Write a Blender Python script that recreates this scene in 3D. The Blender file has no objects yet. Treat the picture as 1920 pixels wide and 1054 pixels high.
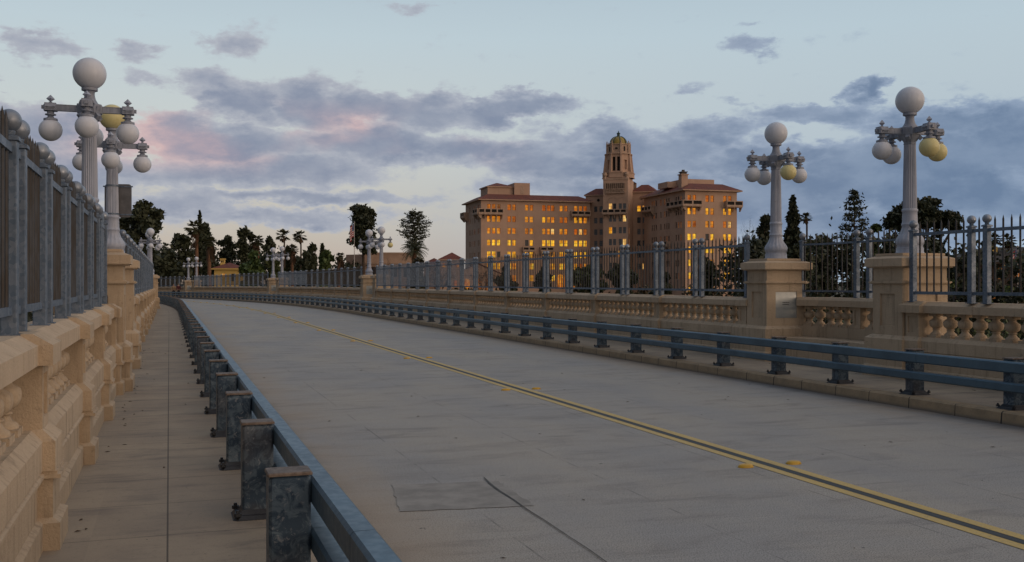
import bpy, math, random
import numpy as np
from mathutils import Vector, Matrix, Euler
PI = math.pi
R = math.radians
SC = bpy.context.scene
COL = SC.collection

# ---------------------------------------------------------------- camera
cd = bpy.data.cameras.new('camera'); cam = bpy.data.objects.new('camera', cd); COL.objects.link(cam)
cam.location = (0, 0, 1.62); cam.rotation_euler = (R(90), 0, 0)
cd.sensor_width = 36; cd.lens = 35.0; cd.shift_y = 0.0016; cd.clip_start = 0.05; cd.clip_end = 6000
SC.camera = cam

# ---------------------------------------------------------------- exposure
SC.view_settings.view_transform = 'Standard'; SC.view_settings.look = 'None'
SC.view_settings.exposure = 0.0; SC.view_settings.gamma = 1.0
try: SC.view_settings.use_curve_mapping = False
except Exception: pass

# ---------------------------------------------------------------- node helpers
class NT:
    def __init__(s, tree): s.t = tree; s.n = tree.nodes; s.l = tree.links
    def node(s, typ, **kw):
        n = s.n.new(typ)
        for k, v in kw.items(): setattr(n, k, v)
        return n
    def put(s, sock, v):
        if v is None: return
        if isinstance(v, bpy.types.NodeSocket): s.l.new(v, sock)
        else: sock.default_value = v
    def math(s, op, a, b=None, c=None, clamp=False):
        n = s.node('ShaderNodeMath', operation=op); n.use_clamp = clamp
        s.put(n.inputs[0], a); s.put(n.inputs[1], b)
        if c is not None: s.put(n.inputs[2], c)
        return n.outputs[0]
    def vmath(s, op, a, b=None, out=0):
        n = s.node('ShaderNodeVectorMath', operation=op)
        s.put(n.inputs[0], a); s.put(n.inputs[1], b)
        return n.outputs[out]
    def mix(s, f, a, b, blend='MIX'):
        n = s.node('ShaderNodeMixRGB', blend_type=blend)
        s.put(n.inputs[0], f); s.put(n.inputs[1], a); s.put(n.inputs[2], b)
        return n.outputs[0]
    def noise(s, vec, scale=5., detail=4., rough=.5, dist=0., out=0):
        n = s.node('ShaderNodeTexNoise'); s.put(n.inputs['Vector'], vec)
        n.inputs['Scale'].default_value = scale; n.inputs['Detail'].default_value = detail
        n.inputs['Roughness'].default_value = rough; n.inputs['Distortion'].default_value = dist
        return n.outputs[out]
    def mr(s, v, a, b, c=0., d=1., smooth=True):
        n = s.node('ShaderNodeMapRange')
        if smooth: n.interpolation_type = 'SMOOTHSTEP'
        s.put(n.inputs[0], v)
        for i, x in enumerate((a, b, c, d)): n.inputs[i+1].default_value = x
        return n.outputs[0]
    def scale(s, vec, sc):
        n = s.node('ShaderNodeMapping'); s.put(n.inputs[0], vec); n.inputs['Scale'].default_value = sc
        return n.outputs[0]
def rgb(r, g, b): # sRGB 0-255 -> linear
    f = lambda c: c/255/12.92 if c/255 <= .04045 else ((c/255+.055)/1.055)**2.4
    return (f(r), f(g), f(b), 1)

# ---------------------------------------------------------------- sky (dusk, broken clouds)
SUN_EL, SUN_AZ = 7.0, 120.0           # azimuth of the afterglow, clockwise from +Y
world = bpy.data.worlds.new("World"); SC.world = world; world.use_nodes = True
W = NT(world.node_tree); W.n.clear()
out = W.node('ShaderNodeOutputWorld'); bg = W.node('ShaderNodeBackground'); W.l.new(bg.outputs[0], out.inputs[0])
bg.inputs[1].default_value = 0.1
tc = W.node('ShaderNodeTexCoord'); sep = W.node('ShaderNodeSeparateXYZ'); W.l.new(tc.outputs['Generated'], sep.inputs[0])
az = W.math('ARCTAN2', sep.outputs[0], sep.outputs[1])
el = W.math('ARCSINE', sep.outputs[2])
comb = W.node('ShaderNodeCombineXYZ'); W.put(comb.inputs[0], az); W.put(comb.inputs[1], el)
P0 = comb.outputs[0]
st = W.scale(P0, (1.0, 2.2, 1.0))
wn = W.noise(st, 9., 6., .62, 0, 1)
wn2 = W.noise(st, 30., 4., .6, 0, 1)
off = W.vmath('SUBTRACT', wn, (.5, .5, .5)); off2 = W.vmath('SUBTRACT', wn2, (.5, .5, .5))
PW = W.vmath('ADD', P0, W.vmath('MULTIPLY', off, (.16, .06, 0)))
PW = W.vmath('ADD', PW, W.vmath('MULTIPLY', off2, (.045, .02, 0)))
CLOUDS = [(-0.449,0.216,0.036,0.013,0.80),(-0.368,0.214,0.032,0.012,0.75),(-0.269,0.227,0.034,0.020,0.70),(-0.305,0.232,0.023,0.009,0.60),(-0.356,0.195,0.031,0.010,0.70),(-0.301,0.192,0.040,0.017,0.90),(-0.264,0.177,0.049,0.018,1.00),(-0.190,0.179,0.054,0.026,1.00),(-0.117,0.174,0.099,0.018,1.00),(0.000,0.173,0.082,0.012,0.95),(-0.190,0.192,0.028,0.014,0.80),(-0.282,0.137,0.103,0.022,0.90),(-0.138,0.140,0.116,0.020,0.90),(-0.032,0.130,0.088,0.020,0.90),(0.043,0.117,0.094,0.020,0.90),(-0.325,0.106,0.090,0.019,0.75),(-0.211,0.111,0.107,0.020,0.80),(-0.211,0.081,0.130,0.010,0.75),(-0.325,0.073,0.085,0.019,0.75),(-0.242,0.060,0.111,0.010,0.70),(-0.138,0.061,0.087,0.009,0.50),(0.128,0.132,0.087,0.026,0.95),(0.091,0.151,0.053,0.015,0.80),(0.032,0.154,0.035,0.009,0.50),(0.175,0.095,0.086,0.020,0.90),(0.340,0.182,0.026,0.013,0.90),(0.282,0.164,0.082,0.011,0.80),(0.405,0.149,0.080,0.018,0.90),(0.466,0.128,0.071,0.032,1.00),(0.247,0.119,0.111,0.017,0.85),(0.391,0.111,0.111,0.027,1.05),(0.311,0.092,0.139,0.028,1.00),(0.423,0.078,0.118,0.032,1.00),(0.242,0.078,0.111,0.029,0.90),(0.354,0.053,0.135,0.018,0.90),(0.234,0.230,0.031,0.011,0.75),(0.237,0.251,0.023,0.007,0.50),(0.190,0.192,0.027,0.007,0.55),(0.217,0.176,0.018,0.005,0.50),(-0.091,0.268,0.029,0.008,0.55),(-0.466,0.140,0.071,0.029,0.90),(-0.473,0.175,0.021,0.024,0.70),(-0.449,0.101,0.081,0.032,0.85),(-0.423,0.063,0.078,0.027,0.70),(0.196,0.146,0.062,0.016,0.70),(0.154,0.069,0.069,0.023,0.80),(0.458,0.043,0.071,0.016,0.60),(0.075,0.095,0.129,0.012,0.70),]
acc = None
for ci, (a, e, ra, re, w) in enumerate(CLOUDS):
    w *= .78 if (e > .19 or w < .6) else 1.12 if e < .15 else 1.0
    v = W.vmath('MULTIPLY', W.vmath('SUBTRACT', PW, (a, e, 0)), (1/ra, 1/re, 0))
    r = W.vmath('LENGTH', v, out=1)
    g = W.mr(r, 0.1, 1.6, w*1.1, 0.0)
    acc = g if acc is None else W.math('SMOOTH_MAX', acc, g, .15)
# clouds over the rest of the sky
gen = W.mr(W.noise(W.scale(P0, (1., 2.4, 1.)), 2.6, 5., .55), .48, .68)
outside = W.mr(W.math('ABSOLUTE', az), .52, .75)
acc = W.math('MAXIMUM', acc, W.math('MULTIPLY', gen, outside))
fb = W.noise(W.scale(P0, (1., 1.9, 1.)), 22., 7., .62)
dens = W.math('ADD', acc, W.math('MULTIPLY', W.math('SUBTRACT', fb, .5), 1.15))
den = W.mr(dens, .2, .56)
core = W.mr(dens, .35, 1.05)
# clear sky: vertical and azimuth gradient
ramp = W.node('ShaderNodeValToRGB'); W.put(ramp.inputs[0], W.mr(el, -.02, .5, 0, 1, False))
cr = ramp.color_ramp
stops = [(0.0, rgb(182, 158, 146)), (.055, rgb(192, 174, 160)), (.14, rgb(197, 190, 180)), (.3, rgb(203, 208, 206)), (.5, rgb(192, 208, 216)), (.75, rgb(166, 186, 202)), (1.0, rgb(148, 168, 190))]
while len(cr.elements) < len(stops): cr.elements.new(.5)
for e_, (p_, c_) in zip(cr.elements, stops): e_.position = p_; e_.color = c_
clear = ramp.outputs[0]
rightness = W.mr(az, -.25, .5)
lowness = W.mr(el, .26, .0)
clear = W.mix(W.math('MULTIPLY', rightness, lowness), clear, rgb(158, 180, 205))
clear = W.mix(W.math('MULTIPLY', rightness, .35), clear, rgb(176, 198, 213))
sky = W.node('ShaderNodeTexSky'); sky.sky_type = 'NISHITA'; sky.sun_disc = False
sky.sun_elevation = R(SUN_EL); sky.sun_rotation = R(SUN_AZ)
sky.air_density = 1.2; sky.dust_density = 2.0
clear10 = W.vmath('SCALE', clear); clear10.node.inputs['Scale'].default_value = 10.0
base = W.mix(.06, clear10, sky.outputs[0])
lit = W.mix(rightness, rgb(176, 180, 190), rgb(146, 164, 188))
dark = W.mix(rightness, rgb(131, 141, 163), rgb(102, 124, 154))
pinkm = W.math('MULTIPLY', W.mr(W.noise(W.scale(P0, (1., 2., 1.)), 7., 3., .5), .45, .62), W.mr(W.math('ABSOLUTE', W.math('ADD', az, .25)), .32, .02))
pinkm = W.math('MULTIPLY', pinkm, W.mr(W.math('ABSOLUTE', W.math('SUBTRACT', el, .14)), .045, .01))
lit = W.mix(W.math('MULTIPLY', pinkm, .95), lit, rgb(220, 182, 178))
dark = W.mix(W.math('MULTIPLY', pinkm, .2), dark, rgb(200, 166, 172))
bil = W.mr(W.noise(W.scale(P0, (1., 1.8, 1.)), 16., 5., .6), .3, .7)
ccol = W.mix(W.math('MULTIPLY', core, W.math('ADD', W.math('MULTIPLY', bil, .5), .55), clamp=True), lit, dark)
cc10 = W.vmath('SCALE', ccol); cc10.node.inputs['Scale'].default_value = 10.0
fin = W.mix(W.math('MULTIPLY', den, .95), base, cc10)
# added out-of-view darkening, left and behind, cuts the sky light from that side
dim_side = W.math('MULTIPLY', W.mr(az, -.55, -1.05), W.mr(el, 1.35, .8))
fin = W.mix(W.math('MULTIPLY', dim_side, .85), fin, (1.0, 1.15, 1.45, 1))
# broad afterglow behind the viewer, round the set sun
sdir = Vector((math.sin(R(SUN_AZ))*math.cos(R(14)), math.cos(R(SUN_AZ))*math.cos(R(14)), math.sin(R(14))))
dt = W.vmath('DOT_PRODUCT', tc.outputs['Generated'], tuple(sdir), out=1)
fin = W.mix(W.mr(dt, .05, .95, 0, .9), fin, (9.5, 7.4, 5.8, 1))
# dark ground half, so that nothing is lit from below the horizon
fin = W.mix(W.mr(el, -.03, -.10), fin, (.5, .48, .45, 1))
W.l.new(fin, bg.inputs[0])
world.cycles.sampling_method = 'MANUAL'; world.cycles.sample_map_resolution = 512

sd = bpy.data.lights.new('sun', 'SUN'); sun = bpy.data.objects.new('sun', sd); COL.objects.link(sun)
sd.energy = 0.5; sd.angle = R(16); sd.color = (1.0, .71, .49)
_a, _e = R(SUN_AZ), R(SUN_EL)
sun.rotation_euler = Vector((math.sin(_a)*math.cos(_e), math.cos(_a)*math.cos(_e), math.sin(_e))).to_track_quat('Z', 'Y').to_euler()
sun.location = (40, -60, 40)

# ---------------------------------------------------------------- mesh helpers
class MB:
    def __init__(s): s.v = []; s.f = []; s.m = []; s.uv = None
    def add(s, vs, fs, mi=0, M=None):
        o = len(s.v)
        if M is not None: vs = [tuple(M @ Vector(p)) for p in vs]
        s.v += [tuple(p) for p in vs]; s.f += [tuple(i+o for i in f) for f in fs]; s.m += [mi]*len(fs); return s
    def box(s, x0, x1, y0, y1, z0, z1, mi=0, M=None):
        vs = [(x0,y0,z0),(x1,y0,z0),(x1,y1,z0),(x0,y1,z0),(x0,y0,z1),(x1,y0,z1),(x1,y1,z1),(x0,y1,z1)]
        return s.add(vs, [(0,3,2,1),(4,5,6,7),(0,1,5,4),(1,2,6,5),(2,3,7,6),(3,0,4,7)], mi, M)
    def frus(s, x0, x1, y0, y1, z0, X0, X1, Y0, Y1, z1, mi=0, M=None):
        vs = [(x0,y0,z0),(x1,y0,z0),(x1,y1,z0),(x0,y1,z0),(X0,Y0,z1),(X1,Y0,z1),(X1,Y1,z1),(X0,Y1,z1)]
        return s.add(vs, [(0,3,2,1),(4,5,6,7),(0,1,5,4),(1,2,6,5),(2,3,7,6),(3,0,4,7)], mi, M)
    def cbox(s, x0, x1, y0, y1, z0, z1, b=.01, mi=0, M=None):   # box with chamfered vertical edges and top rim
        def ring(x0,x1,y0,y1,z): return [(x0+b,y0,z),(x1-b,y0,z),(x1,y0+b,z),(x1,y1-b,z),(x1-b,y1,z),(x0+b,y1,z),(x0,y1-b,z),(x0,y0+b,z)]
        vs = ring(x0,x1,y0,y1,z0)+ring(x0,x1,y0,y1,z1-b)+ring(x0+b*.8,x1-b*.8,y0+b*.8,y1-b*.8,z1)
        fs = [tuple(range(7,-1,-1)), tuple(range(16,24))]
        for k in range(2):
            for i in range(8): j=(i+1)%8; fs.append((k*8+i,k*8+j,k*8+8+j,k*8+8+i))
        return s.add(vs, fs, mi, M)
    def lathe(s, prof, n=16, mi=0, M=None, rf=None, cap=True):
        vs = []; fs = []
        for (r, z) in prof:
            for i in range(n):
                a = 2*PI*i/n; q = r*(rf(i, z) if rf else 1); vs.append((q*math.cos(a), q*math.sin(a), z))
        for k in range(len(prof)-1):
            for i in range(n):
                j = (i+1) % n; fs.append((k*n+i, k*n+j, (k+1)*n+j, (k+1)*n+i))
        if cap:
            fs.append(tuple(range(n-1,-1,-1))); fs.append(tuple((len(prof)-1)*n+i for i in range(n)))
        return s.add(vs, fs, mi, M)
    def sphere(s, c, r, n=20, m=12, mi=0, sz=1.):
        prof = [(max(r*math.sin(PI*k/m), .0005), -r*sz*math.cos(PI*k/m)) for k in range(m+1)]
        return s.lathe(prof, n, mi, Matrix.Translation(c))
    def tube(s, pts, rad, n=6, mi=0):
        pts = [Vector(p) for p in pts]; vs = []; fs = []
        for k, p in enumerate(pts):
            t = (pts[min(k+1,len(pts)-1)]-pts[max(k-1,0)]).normalized()
            u = t.cross(Vector((0,0,1)) if abs(t.z) < .95 else Vector((1,0,0))).normalized(); w = t.cross(u)
            r = rad[k] if isinstance(rad, (list, tuple)) else rad
            for i in range(n):
                a = 2*PI*i/n; vs.append(tuple(p+u*r*math.cos(a)+w*r*math.sin(a)))
        for k in range(len(pts)-1):
            for i in range(n): j=(i+1)%n; fs.append((k*n+i,(k+1)*n+i,(k+1)*n+j,k*n+j))
        fs.append(tuple(range(n))); fs.append(tuple((len(pts)-1)*n+i for i in range(n-1,-1,-1)))
        return s.add(vs, fs, mi)
    def prism(s, poly, z0, z1, mi=0, M=None):
        n = len(poly); vs = [(x,y,z0) for x,y in poly]+[(x,y,z1) for x,y in poly]
        fs = [tuple(range(n-1,-1,-1)), tuple(range(n,2*n))]+[(i,(i+1)%n,n+(i+1)%n,n+i) for i in range(n)]
        return s.add(vs, fs, mi, M)
    def mesh(s, name, mats, smooth=False, sharp=None):
        me = bpy.data.meshes.new(name); me.from_pydata(s.v, [], s.f)
        mats = mats if isinstance(mats, (list, tuple)) else [mats]
        for m in mats: me.materials.append(m)
        if len(mats) > 1: me.polygons.foreach_set('material_index', s.m)
        if s.uv:
            lay = me.uv_layers.new(name='UVMap'); d = lay.data
            for l in me.loops: d[l.index].uv = s.uv[l.vertex_index]
        me.validate(); me.update()
        if smooth:
            me.polygons.foreach_set('use_smooth', [True]*len(me.polygons))
            try: me.set_sharp_from_angle(angle=R(sharp or 35))
            except Exception: pass
        return me
def link(name, me, parent=None, loc=(0,0,0), rz=0., label=None):
    o = bpy.data.objects.new(name, me); COL.objects.link(o)
    o.location = loc; o.rotation_euler = (0,0,rz)
    if parent is not None: o.parent = parent
    if label: o['label'] = label
    return o
def tag(o, label=None, cat=None, group=None, kind=None):
    if label: o['label'] = label
    if cat: o['category'] = cat
    if group: o['group'] = group
    if kind: o['kind'] = kind
    return o
def thing(name, label, cat, loc=(0,0,0), rz=0., group=None):
    return tag(link(name, None, None, loc, rz), label, cat, group)
def copytree(o, parent=None):
    c = o.copy(); COL.objects.link(c); c.parent = parent
    for ch in list(o.children): copytree(ch, c)
    return c

# ---------------------------------------------------------------- materials
def mat(name, build):
    m = bpy.data.materials.new(name); m.use_nodes = True
    T = NT(m.node_tree); T.n.clear()
    o = T.node('ShaderNodeOutputMaterial'); b = T.node('ShaderNodeBsdfPrincipled'); T.l.new(b.outputs[0], o.inputs[0])
    build(T, b); return m
def bump(T, b, h, s=.3, d=.02):
    n = T.node('ShaderNodeBump'); n.inputs['Strength'].default_value = s; n.inputs['Distance'].default_value = d
    T.put(n.inputs['Height'], h); T.l.new(n.outputs[0], b.inputs['Normal'])
def geo(T): return T.node('ShaderNodeNewGeometry').outputs['Position']
def objc(T): return T.node('ShaderNodeTexCoord').outputs['Object']
def orand(T): return T.node('ShaderNodeObjectInfo').outputs['Random']

def conc(name, c1, c2, stain=.7, fine=True):
    def f(T, b):
        p = geo(T)
        n1 = T.noise(p, 1.3, 6, .7); n2 = T.noise(T.scale(p, (6, 6, .5)), 1.9, 5, .65); n3 = T.noise(p, 60, 3, .6); n4 = T.noise(p, 9, 5, .7)
        c = T.mix(T.mr(n1, .3, .7), c1, c2)
        c = T.mix(T.math('MULTIPLY', T.mr(n2, .5, .74), stain), c, tuple(x*.42 for x in c2[:3])+(1,))
        c = T.mix(T.math('MULTIPLY', T.mr(n3, .3, .75), .25), c, tuple(x*.6 for x in c1[:3])+(1,))
        c = T.mix(T.mr(n4, .60, .72, 0, .5), c, tuple(x*.38 for x in c2[:3])+(1,)); c = T.mix(T.mr(n4, .40, .28, 0, .3), c, tuple(min(1,x*1.35) for x in c1[:3])+(1,))
        c = T.mix(T.math('MULTIPLY', orand(T), .2), c, tuple(x*.6 for x in c2[:3])+(1,))
        T.put(b.inputs['Base Color'], c); b.inputs['Roughness'].default_value = .88
        bump(T, b, T.math('ADD', n3, T.math('MULTIPLY', n4, 1.2)), .45, .014)
    return mat(name, f)
M = {}
M['stone'] = conc('tan_cast_concrete', (.53,.42,.30,1), (.43,.335,.235,1))
M['stone_light'] = conc('pale_cast_concrete', (.55,.435,.31,1), (.46,.355,.25,1), .4)

def steel(name, c1, c2, metal=.5, rough=.45):
    def f(T, b):
        p = objc(T); r = orand(T)
        v = T.node('ShaderNodeTexVoronoi'); T.put(v.inputs['Vector'], T.vmath('ADD', geo(T), (3.1, 1.7, .4))); v.inputs['Scale'].default_value = 38
        vc = T.node('ShaderNodeSeparateColor'); T.l.new(v.outputs['Color'], vc.inputs[0])
        n = T.noise(geo(T), 3.5, 5, .65, .6)
        c = T.mix(T.mr(n, .35, .68), c1, c2)
        c = T.mix(T.math('MULTIPLY', vc.outputs[0], .22), c, (.42,.45,.50,1))
        T.put(b.inputs['Base Color'], c); b.inputs['Metallic'].default_value = metal
        T.put(b.inputs['Roughness'], T.mr(n, .3, .7, rough-.08, rough+.15))
        bump(T, b, T.noise(geo(T), 90, 2, .5), .12, .004)
    return mat(name, f)
def plain0(name, c1, c2):
    def f(T, b):
        n = T.noise(geo(T), 4, 4, .6)
        T.put(b.inputs['Base Color'], T.mix(T.mr(n, .35, .65), c1, c2)); b.inputs['Roughness'].default_value = .55; b.inputs['Metallic'].default_value = .25
    return mat(name, f)
M['galv'] = steel('galvanised_fence_steel', (.095,.14,.205,1), (.07,.105,.155,1), .35, .5)
M['ball'] = steel('finial_steel_painted_sheen', (.24,.28,.34,1), (.16,.19,.24,1), .5, .38)  # paler than the posts: reflected sky put into the base colour
M['pick'] = plain0('weathered_picket_steel', (.05,.055,.065,1), (.032,.027,.023,1))
def railm(T, b):
    n = T.noise(geo(T), 1.6, 5, .6); n2 = T.noise(geo(T), 18, 3, .6)
    c = T.mix(T.mr(n, .35, .65), (.075,.135,.19,1), (.055,.10,.145,1)); c = T.mix(T.mr(n2, .58, .75, 0, .35), c, (.14,.17,.20,1))
    T.put(b.inputs['Base Color'], c); b.inputs['Metallic'].default_value = .35; T.put(b.inputs['Roughness'], T.mr(n2, .3, .7, .36, .5))
    bump(T, b, n2, .05, .003)
M['rail'] = mat('blue_grey_guardrail_steel', railm)
def postm(T, b):
    n = T.noise(geo(T), 9, 5, .7, 1.6); n2 = T.noise(geo(T), 2.6, 3, .5, .5)
    c = T.mix(T.mr(n, .44, .58), (.035,.065,.105,1), (.11,.16,.21,1))
    c = T.mix(T.math('MULTIPLY', T.mr(n2, .5, .75), .5), c, (.085,.075,.075,1))
    c = T.mix(T.mr(T.noise(geo(T), 26, 4, .7, .8), .56, .66, 0, .65), c, (.26,.285,.32,1))
    T.put(b.inputs['Base Color'], c); b.inputs['Metallic'].default_value = .35; b.inputs['Roughness'].default_value = .5
    bump(T, b, n, .15, .004)
M['post'] = mat('mottled_galvanised_post_steel', postm)
def rust(T, b):
    n = T.noise(geo(T), 22, 5, .7)
    T.put(b.inputs['Base Color'], T.mix(T.mr(n, .35, .65), (.10,.075,.06,1), (.19,.15,.125,1))); b.inputs['Roughness'].default_value = .7
    b.inputs['Metallic'].default_value = .2
M['cap'] = mat('rust_tinged_cap_steel', rust)
def plain(name, c, rough=.6, metal=0., var=.35, sc=6.):
    def f(T, b):
        n = T.noise(geo(T), sc, 4, .6)
        T.put(b.inputs['Base Color'], T.mix(T.mr(n, .3, .7), c, tuple(x*(1-var) for x in c[:3])+(1,)))
        b.inputs['Roughness'].default_value = rough; b.inputs['Metallic'].default_value = metal
    return mat(name, f)
M['dark'] = plain('dark_bolt_steel', (.05,.055,.065,1), .55, .5)
def lampm(T, b, ca=(.35,.385,.47,1), cb_=(.27,.30,.375,1)):
    n = T.noise(T.scale(geo(T), (9, 9, 1.2)), 2.2, 5, .65); n2 = T.noise(geo(T), 14, 4, .6)
    c = T.mix(T.mr(n, .35, .72), ca, cb_)
    c = T.mix(T.mr(n2, .6, .74, 0, .3), c, (.20,.17,.16,1))
    T.put(b.inputs['Base Color'], c); b.inputs['Roughness'].default_value = .5
    bump(T, b, n2, .12, .006)
M['lamp'] = mat('weathered_grey_white_paint', lampm)
M['lamp2'] = mat('weathered_blue_grey_paint', lambda T, b: lampm(T, b, (.25,.28,.35,1), (.17,.195,.25,1)))
def globem(c1, c2):
    def f(T, b):
        n = T.noise(T.scale(geo(T), (8, 8, 1.5)), 2.5, 5, .6)
        T.put(b.inputs['Base Color'], T.mix(T.mr(n, .3, .75), c1, c2)); b.inputs['Roughness'].default_value = .38
        b.inputs['Subsurface Weight'].default_value = .15; b.inputs['Subsurface Radius'].default_value = (.05,.05,.05)
        b.inputs['IOR'].default_value = 1.4
    return f
M['globe'] = mat('milky_white_globe', globem((.57,.61,.69,1), (.53,.565,.64,1)))
M['globe_y'] = mat('yellowed_globe', globem((.64,.59,.31,1), (.59,.53,.26,1)))
def plaquem(T, b):
    n = T.noise(geo(T), 5, 4, .6)
    T.put(b.inputs['Base Color'], T.mix(T.mr(n, .3, .7), (.42,.45,.45,1), (.33,.37,.39,1))); b.inputs['Roughness'].default_value = .35
    b.inputs['Metallic'].default_value = .4
M['plaque'] = mat('brushed_grey_metal_plaque', plaquem)
M['engrave'] = plain('dark_engraving', (.12,.12,.12,1), .8)
M['signback'] = plain('bare_grey_sign_back', (.16,.16,.17,1), .5, .35)

def uvnode(T): return T.node('ShaderNodeUVMap').outputs[0]
def line(T, v, period, width, phase=0.):
    # 1 on thin joints every `period`
    m = T.math('MODULO', T.math('ADD', v, 1000*period+phase), period)
    d = T.math('ABSOLUTE', T.math('SUBTRACT', m, period/2))
    return T.mr(d, period/2-width, period/2-width*.4, 0, 1)
def roadm(T, b):
    uv = uvnode(T); sp = T.node('ShaderNodeSeparateXYZ'); T.l.new(uv, sp.inputs[0]); w, s = sp.outputs[0], sp.outputs[1]
    big = T.noise(T.scale(uv, (.5, .22, 1)), 1.1, 5, .6)
    tine = T.noise(T.scale(uv, (.3, 14, 1)), 3.6, 6, .75)
    blot = T.noise(T.scale(uv, (.5, 1.6, 1)), 1.6, 6, .68, .6)
    grit = T.noise(uv, 95, 2, .6); grit2 = T.noise(uv, 28, 4, .7)
    c = T.mix(T.mr(big, .32, .68), (.30,.295,.29,1), (.375,.345,.30,1))
    c = T.mix(T.mr(tine, .5, .74, 0, .42), c, (.125,.125,.13,1))
    c = T.mix(T.mr(blot, .5, .72, 0, .45), c, (.15,.147,.15,1))
    c = T.mix(T.mr(blot, .46, .30, 0, .35), c, (.34,.31,.28,1))
    c = T.mix(T.mr(grit, .48, .7, 0, .85), c, (.07,.07,.07,1)); c = T.mix(T.mr(grit, .42, .3, 0, .5), c, (.45,.43,.40,1))
    c = T.mix(T.mr(grit2, .58, .74, 0, .5), c, (.40,.38,.36,1)); c = T.mix(T.mr(grit2, .42, .3, 0, .4), c, (.12,.115,.115,1))
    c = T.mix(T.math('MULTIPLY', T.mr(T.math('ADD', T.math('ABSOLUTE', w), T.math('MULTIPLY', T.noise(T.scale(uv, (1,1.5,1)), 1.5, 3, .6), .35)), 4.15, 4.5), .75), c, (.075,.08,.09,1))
    gut = T.mr(T.math('ABSOLUTE', w), 3.3, 4.25, 0, .6)
    c = T.mix(T.math('MULTIPLY', gut, T.mr(big, .3, .6)), c, (.30,.225,.155,1))
    j = T.math('MULTIPLY', T.math('MAXIMUM', line(T, w, 1.45, .010, .35), T.math('MULTIPLY', line(T, s, 9.3, .014, 2.), .6)), .55)
    c = T.mix(T.math('MULTIPLY', j, T.mr(T.noise(uv, 2.3, 3, .6), .42, .62)), c, (.06,.06,.06,1))
    sp2 = T.noise(uv, 7.5, 2, .5)
    c = T.mix(T.mr(sp2, .755, .775, 0, .85), c, (.035,.035,.035,1))
    T.put(b.inputs['Base Color'], c); T.put(b.inputs['Roughness'], T.mr(blot, .3, .7, .72, .9))
    bump(T, b, T.math('ADD', T.math('MULTIPLY', grit, .9), T.math('ADD', tine, T.math('MULTIPLY', grit2, .5))), .55, .006)
M['road'] = mat('grooved_road_concrete', roadm)
def walkm(T, b):
    uv = uvnode(T); sp = T.node('ShaderNodeSeparateXYZ'); T.l.new(uv, sp.inputs[0]); w, s = sp.outputs[0], sp.outputs[1]
    big = T.noise(T.scale(uv, (1, .7, 1)), 1.3, 5, .6); grit = T.noise(uv, 70, 3, .6)
    blot = T.noise(T.scale(uv, (.5, 1.5, 1)), 2.2, 6, .65)
    c = T.mix(T.mr(big, .3, .7), (.37,.305,.225,1), (.29,.24,.185,1))
    c = T.mix(T.mr(blot, .48, .68, 0, .6), c, (.15,.13,.115,1)); c = T.mix(T.mr(T.noise(uv, 24, 5, .7), .55, .72, 0, .45), c, (.12,.105,.09,1))
    c = T.mix(T.mr(grit, .5, .8, 0, .35), c, (.10,.09,.08,1))
    cell = T.noise(T.scale(T.vmath('FLOOR', T.scale(uv, (1/3., 1/.98, 1))), (3.7, 5.1, 1)), 1., 0, 0)
    c = T.mix(T.mr(cell, .3, .7, 0, .18), c, (.14,.12,.11,1))
    j = T.math('MULTIPLY', line(T, s, .98, .007, .1), .75)
    j = T.math('MAXIMUM', j, line(T, T.math('ADD', T.math('ABSOLUTE', w), -5.54), 50., .007, 0.))
    c = T.mix(T.math('MULTIPLY', j, .85), c, (.05,.043,.038,1))
    c = T.mix(T.mr(T.noise(uv, 11, 2, .5), .74, .76, 0, .7), c, (.05,.04,.035,1))
    T.put(b.inputs['Base Color'], c); b.inputs['Roughness'].default_value = .85
    bump(T, b, T.math('SUBTRACT', T.math('MULTIPLY', grit, .3), j), .4, .006)
M['walk'] = mat('brown_grey_sidewalk_concrete', walkm)
def kerbm(T, b):
    uv = uvnode(T); sp = T.node('ShaderNodeSeparateXYZ'); T.l.new(uv, sp.inputs[0]); s = sp.outputs[1]
    n = T.noise(geo(T), 3, 5, .65); g = T.noise(geo(T), 50, 3, .6)
    c = T.mix(T.mr(n, .35, .65), (.36,.27,.17,1), (.26,.20,.13,1))
    c = T.mix(T.mr(g, .5, .8, 0, .4), c, (.09,.075,.06,1))
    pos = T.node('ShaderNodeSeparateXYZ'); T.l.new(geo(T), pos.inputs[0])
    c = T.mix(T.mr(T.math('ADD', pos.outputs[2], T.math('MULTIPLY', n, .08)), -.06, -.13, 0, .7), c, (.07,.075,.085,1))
    wob = T.math('ADD', s, T.math('MULTIPLY', T.noise(T.scale(uv, (1, .7, 1)), 1., 2, .5), .8))
    c = T.mix(line(T, wob, .85, .012), c, (.03,.027,.025,1))
    T.put(b.inputs['Base Color'], c); b.inputs['Roughness'].default_value = .85
    bump(T, b, T.math('ADD', n, g), .4, .008)
M['kerb'] = mat('stained_kerb_concrete', kerbm)
def paintm(c1, c2):
    def f(T, b):
        n = T.noise(geo(T), 40, 4, .7); n2 = T.noise(geo(T), 2.2, 4, .6)
        c = T.mix(T.mr(n, .54, .70, 0, .8), c1, (.16,.14,.12,1) if c1[0] > .1 else (.05,.05,.05,1))
        c = T.mix(T.mr(n2, .4, .7, 0, .5), c, c2)
        T.put(b.inputs['Base Color'], c); b.inputs['Roughness'].default_value = .65
    return f
M['yellow'] = mat('worn_yellow_road_paint', paintm((.52,.37,.115,1), (.40,.29,.12,1)))
M['blackline'] = mat('worn_black_road_paint', paintm((.022,.022,.025,1), (.03,.03,.032,1)))
M['marker'] = plain('yellow_ceramic_marker', (.62,.36,.02,1), .4)
M['patch'] = plain('darker_repair_concrete', (.285,.27,.25,1), .85, 0, .3, 5.)
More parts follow.
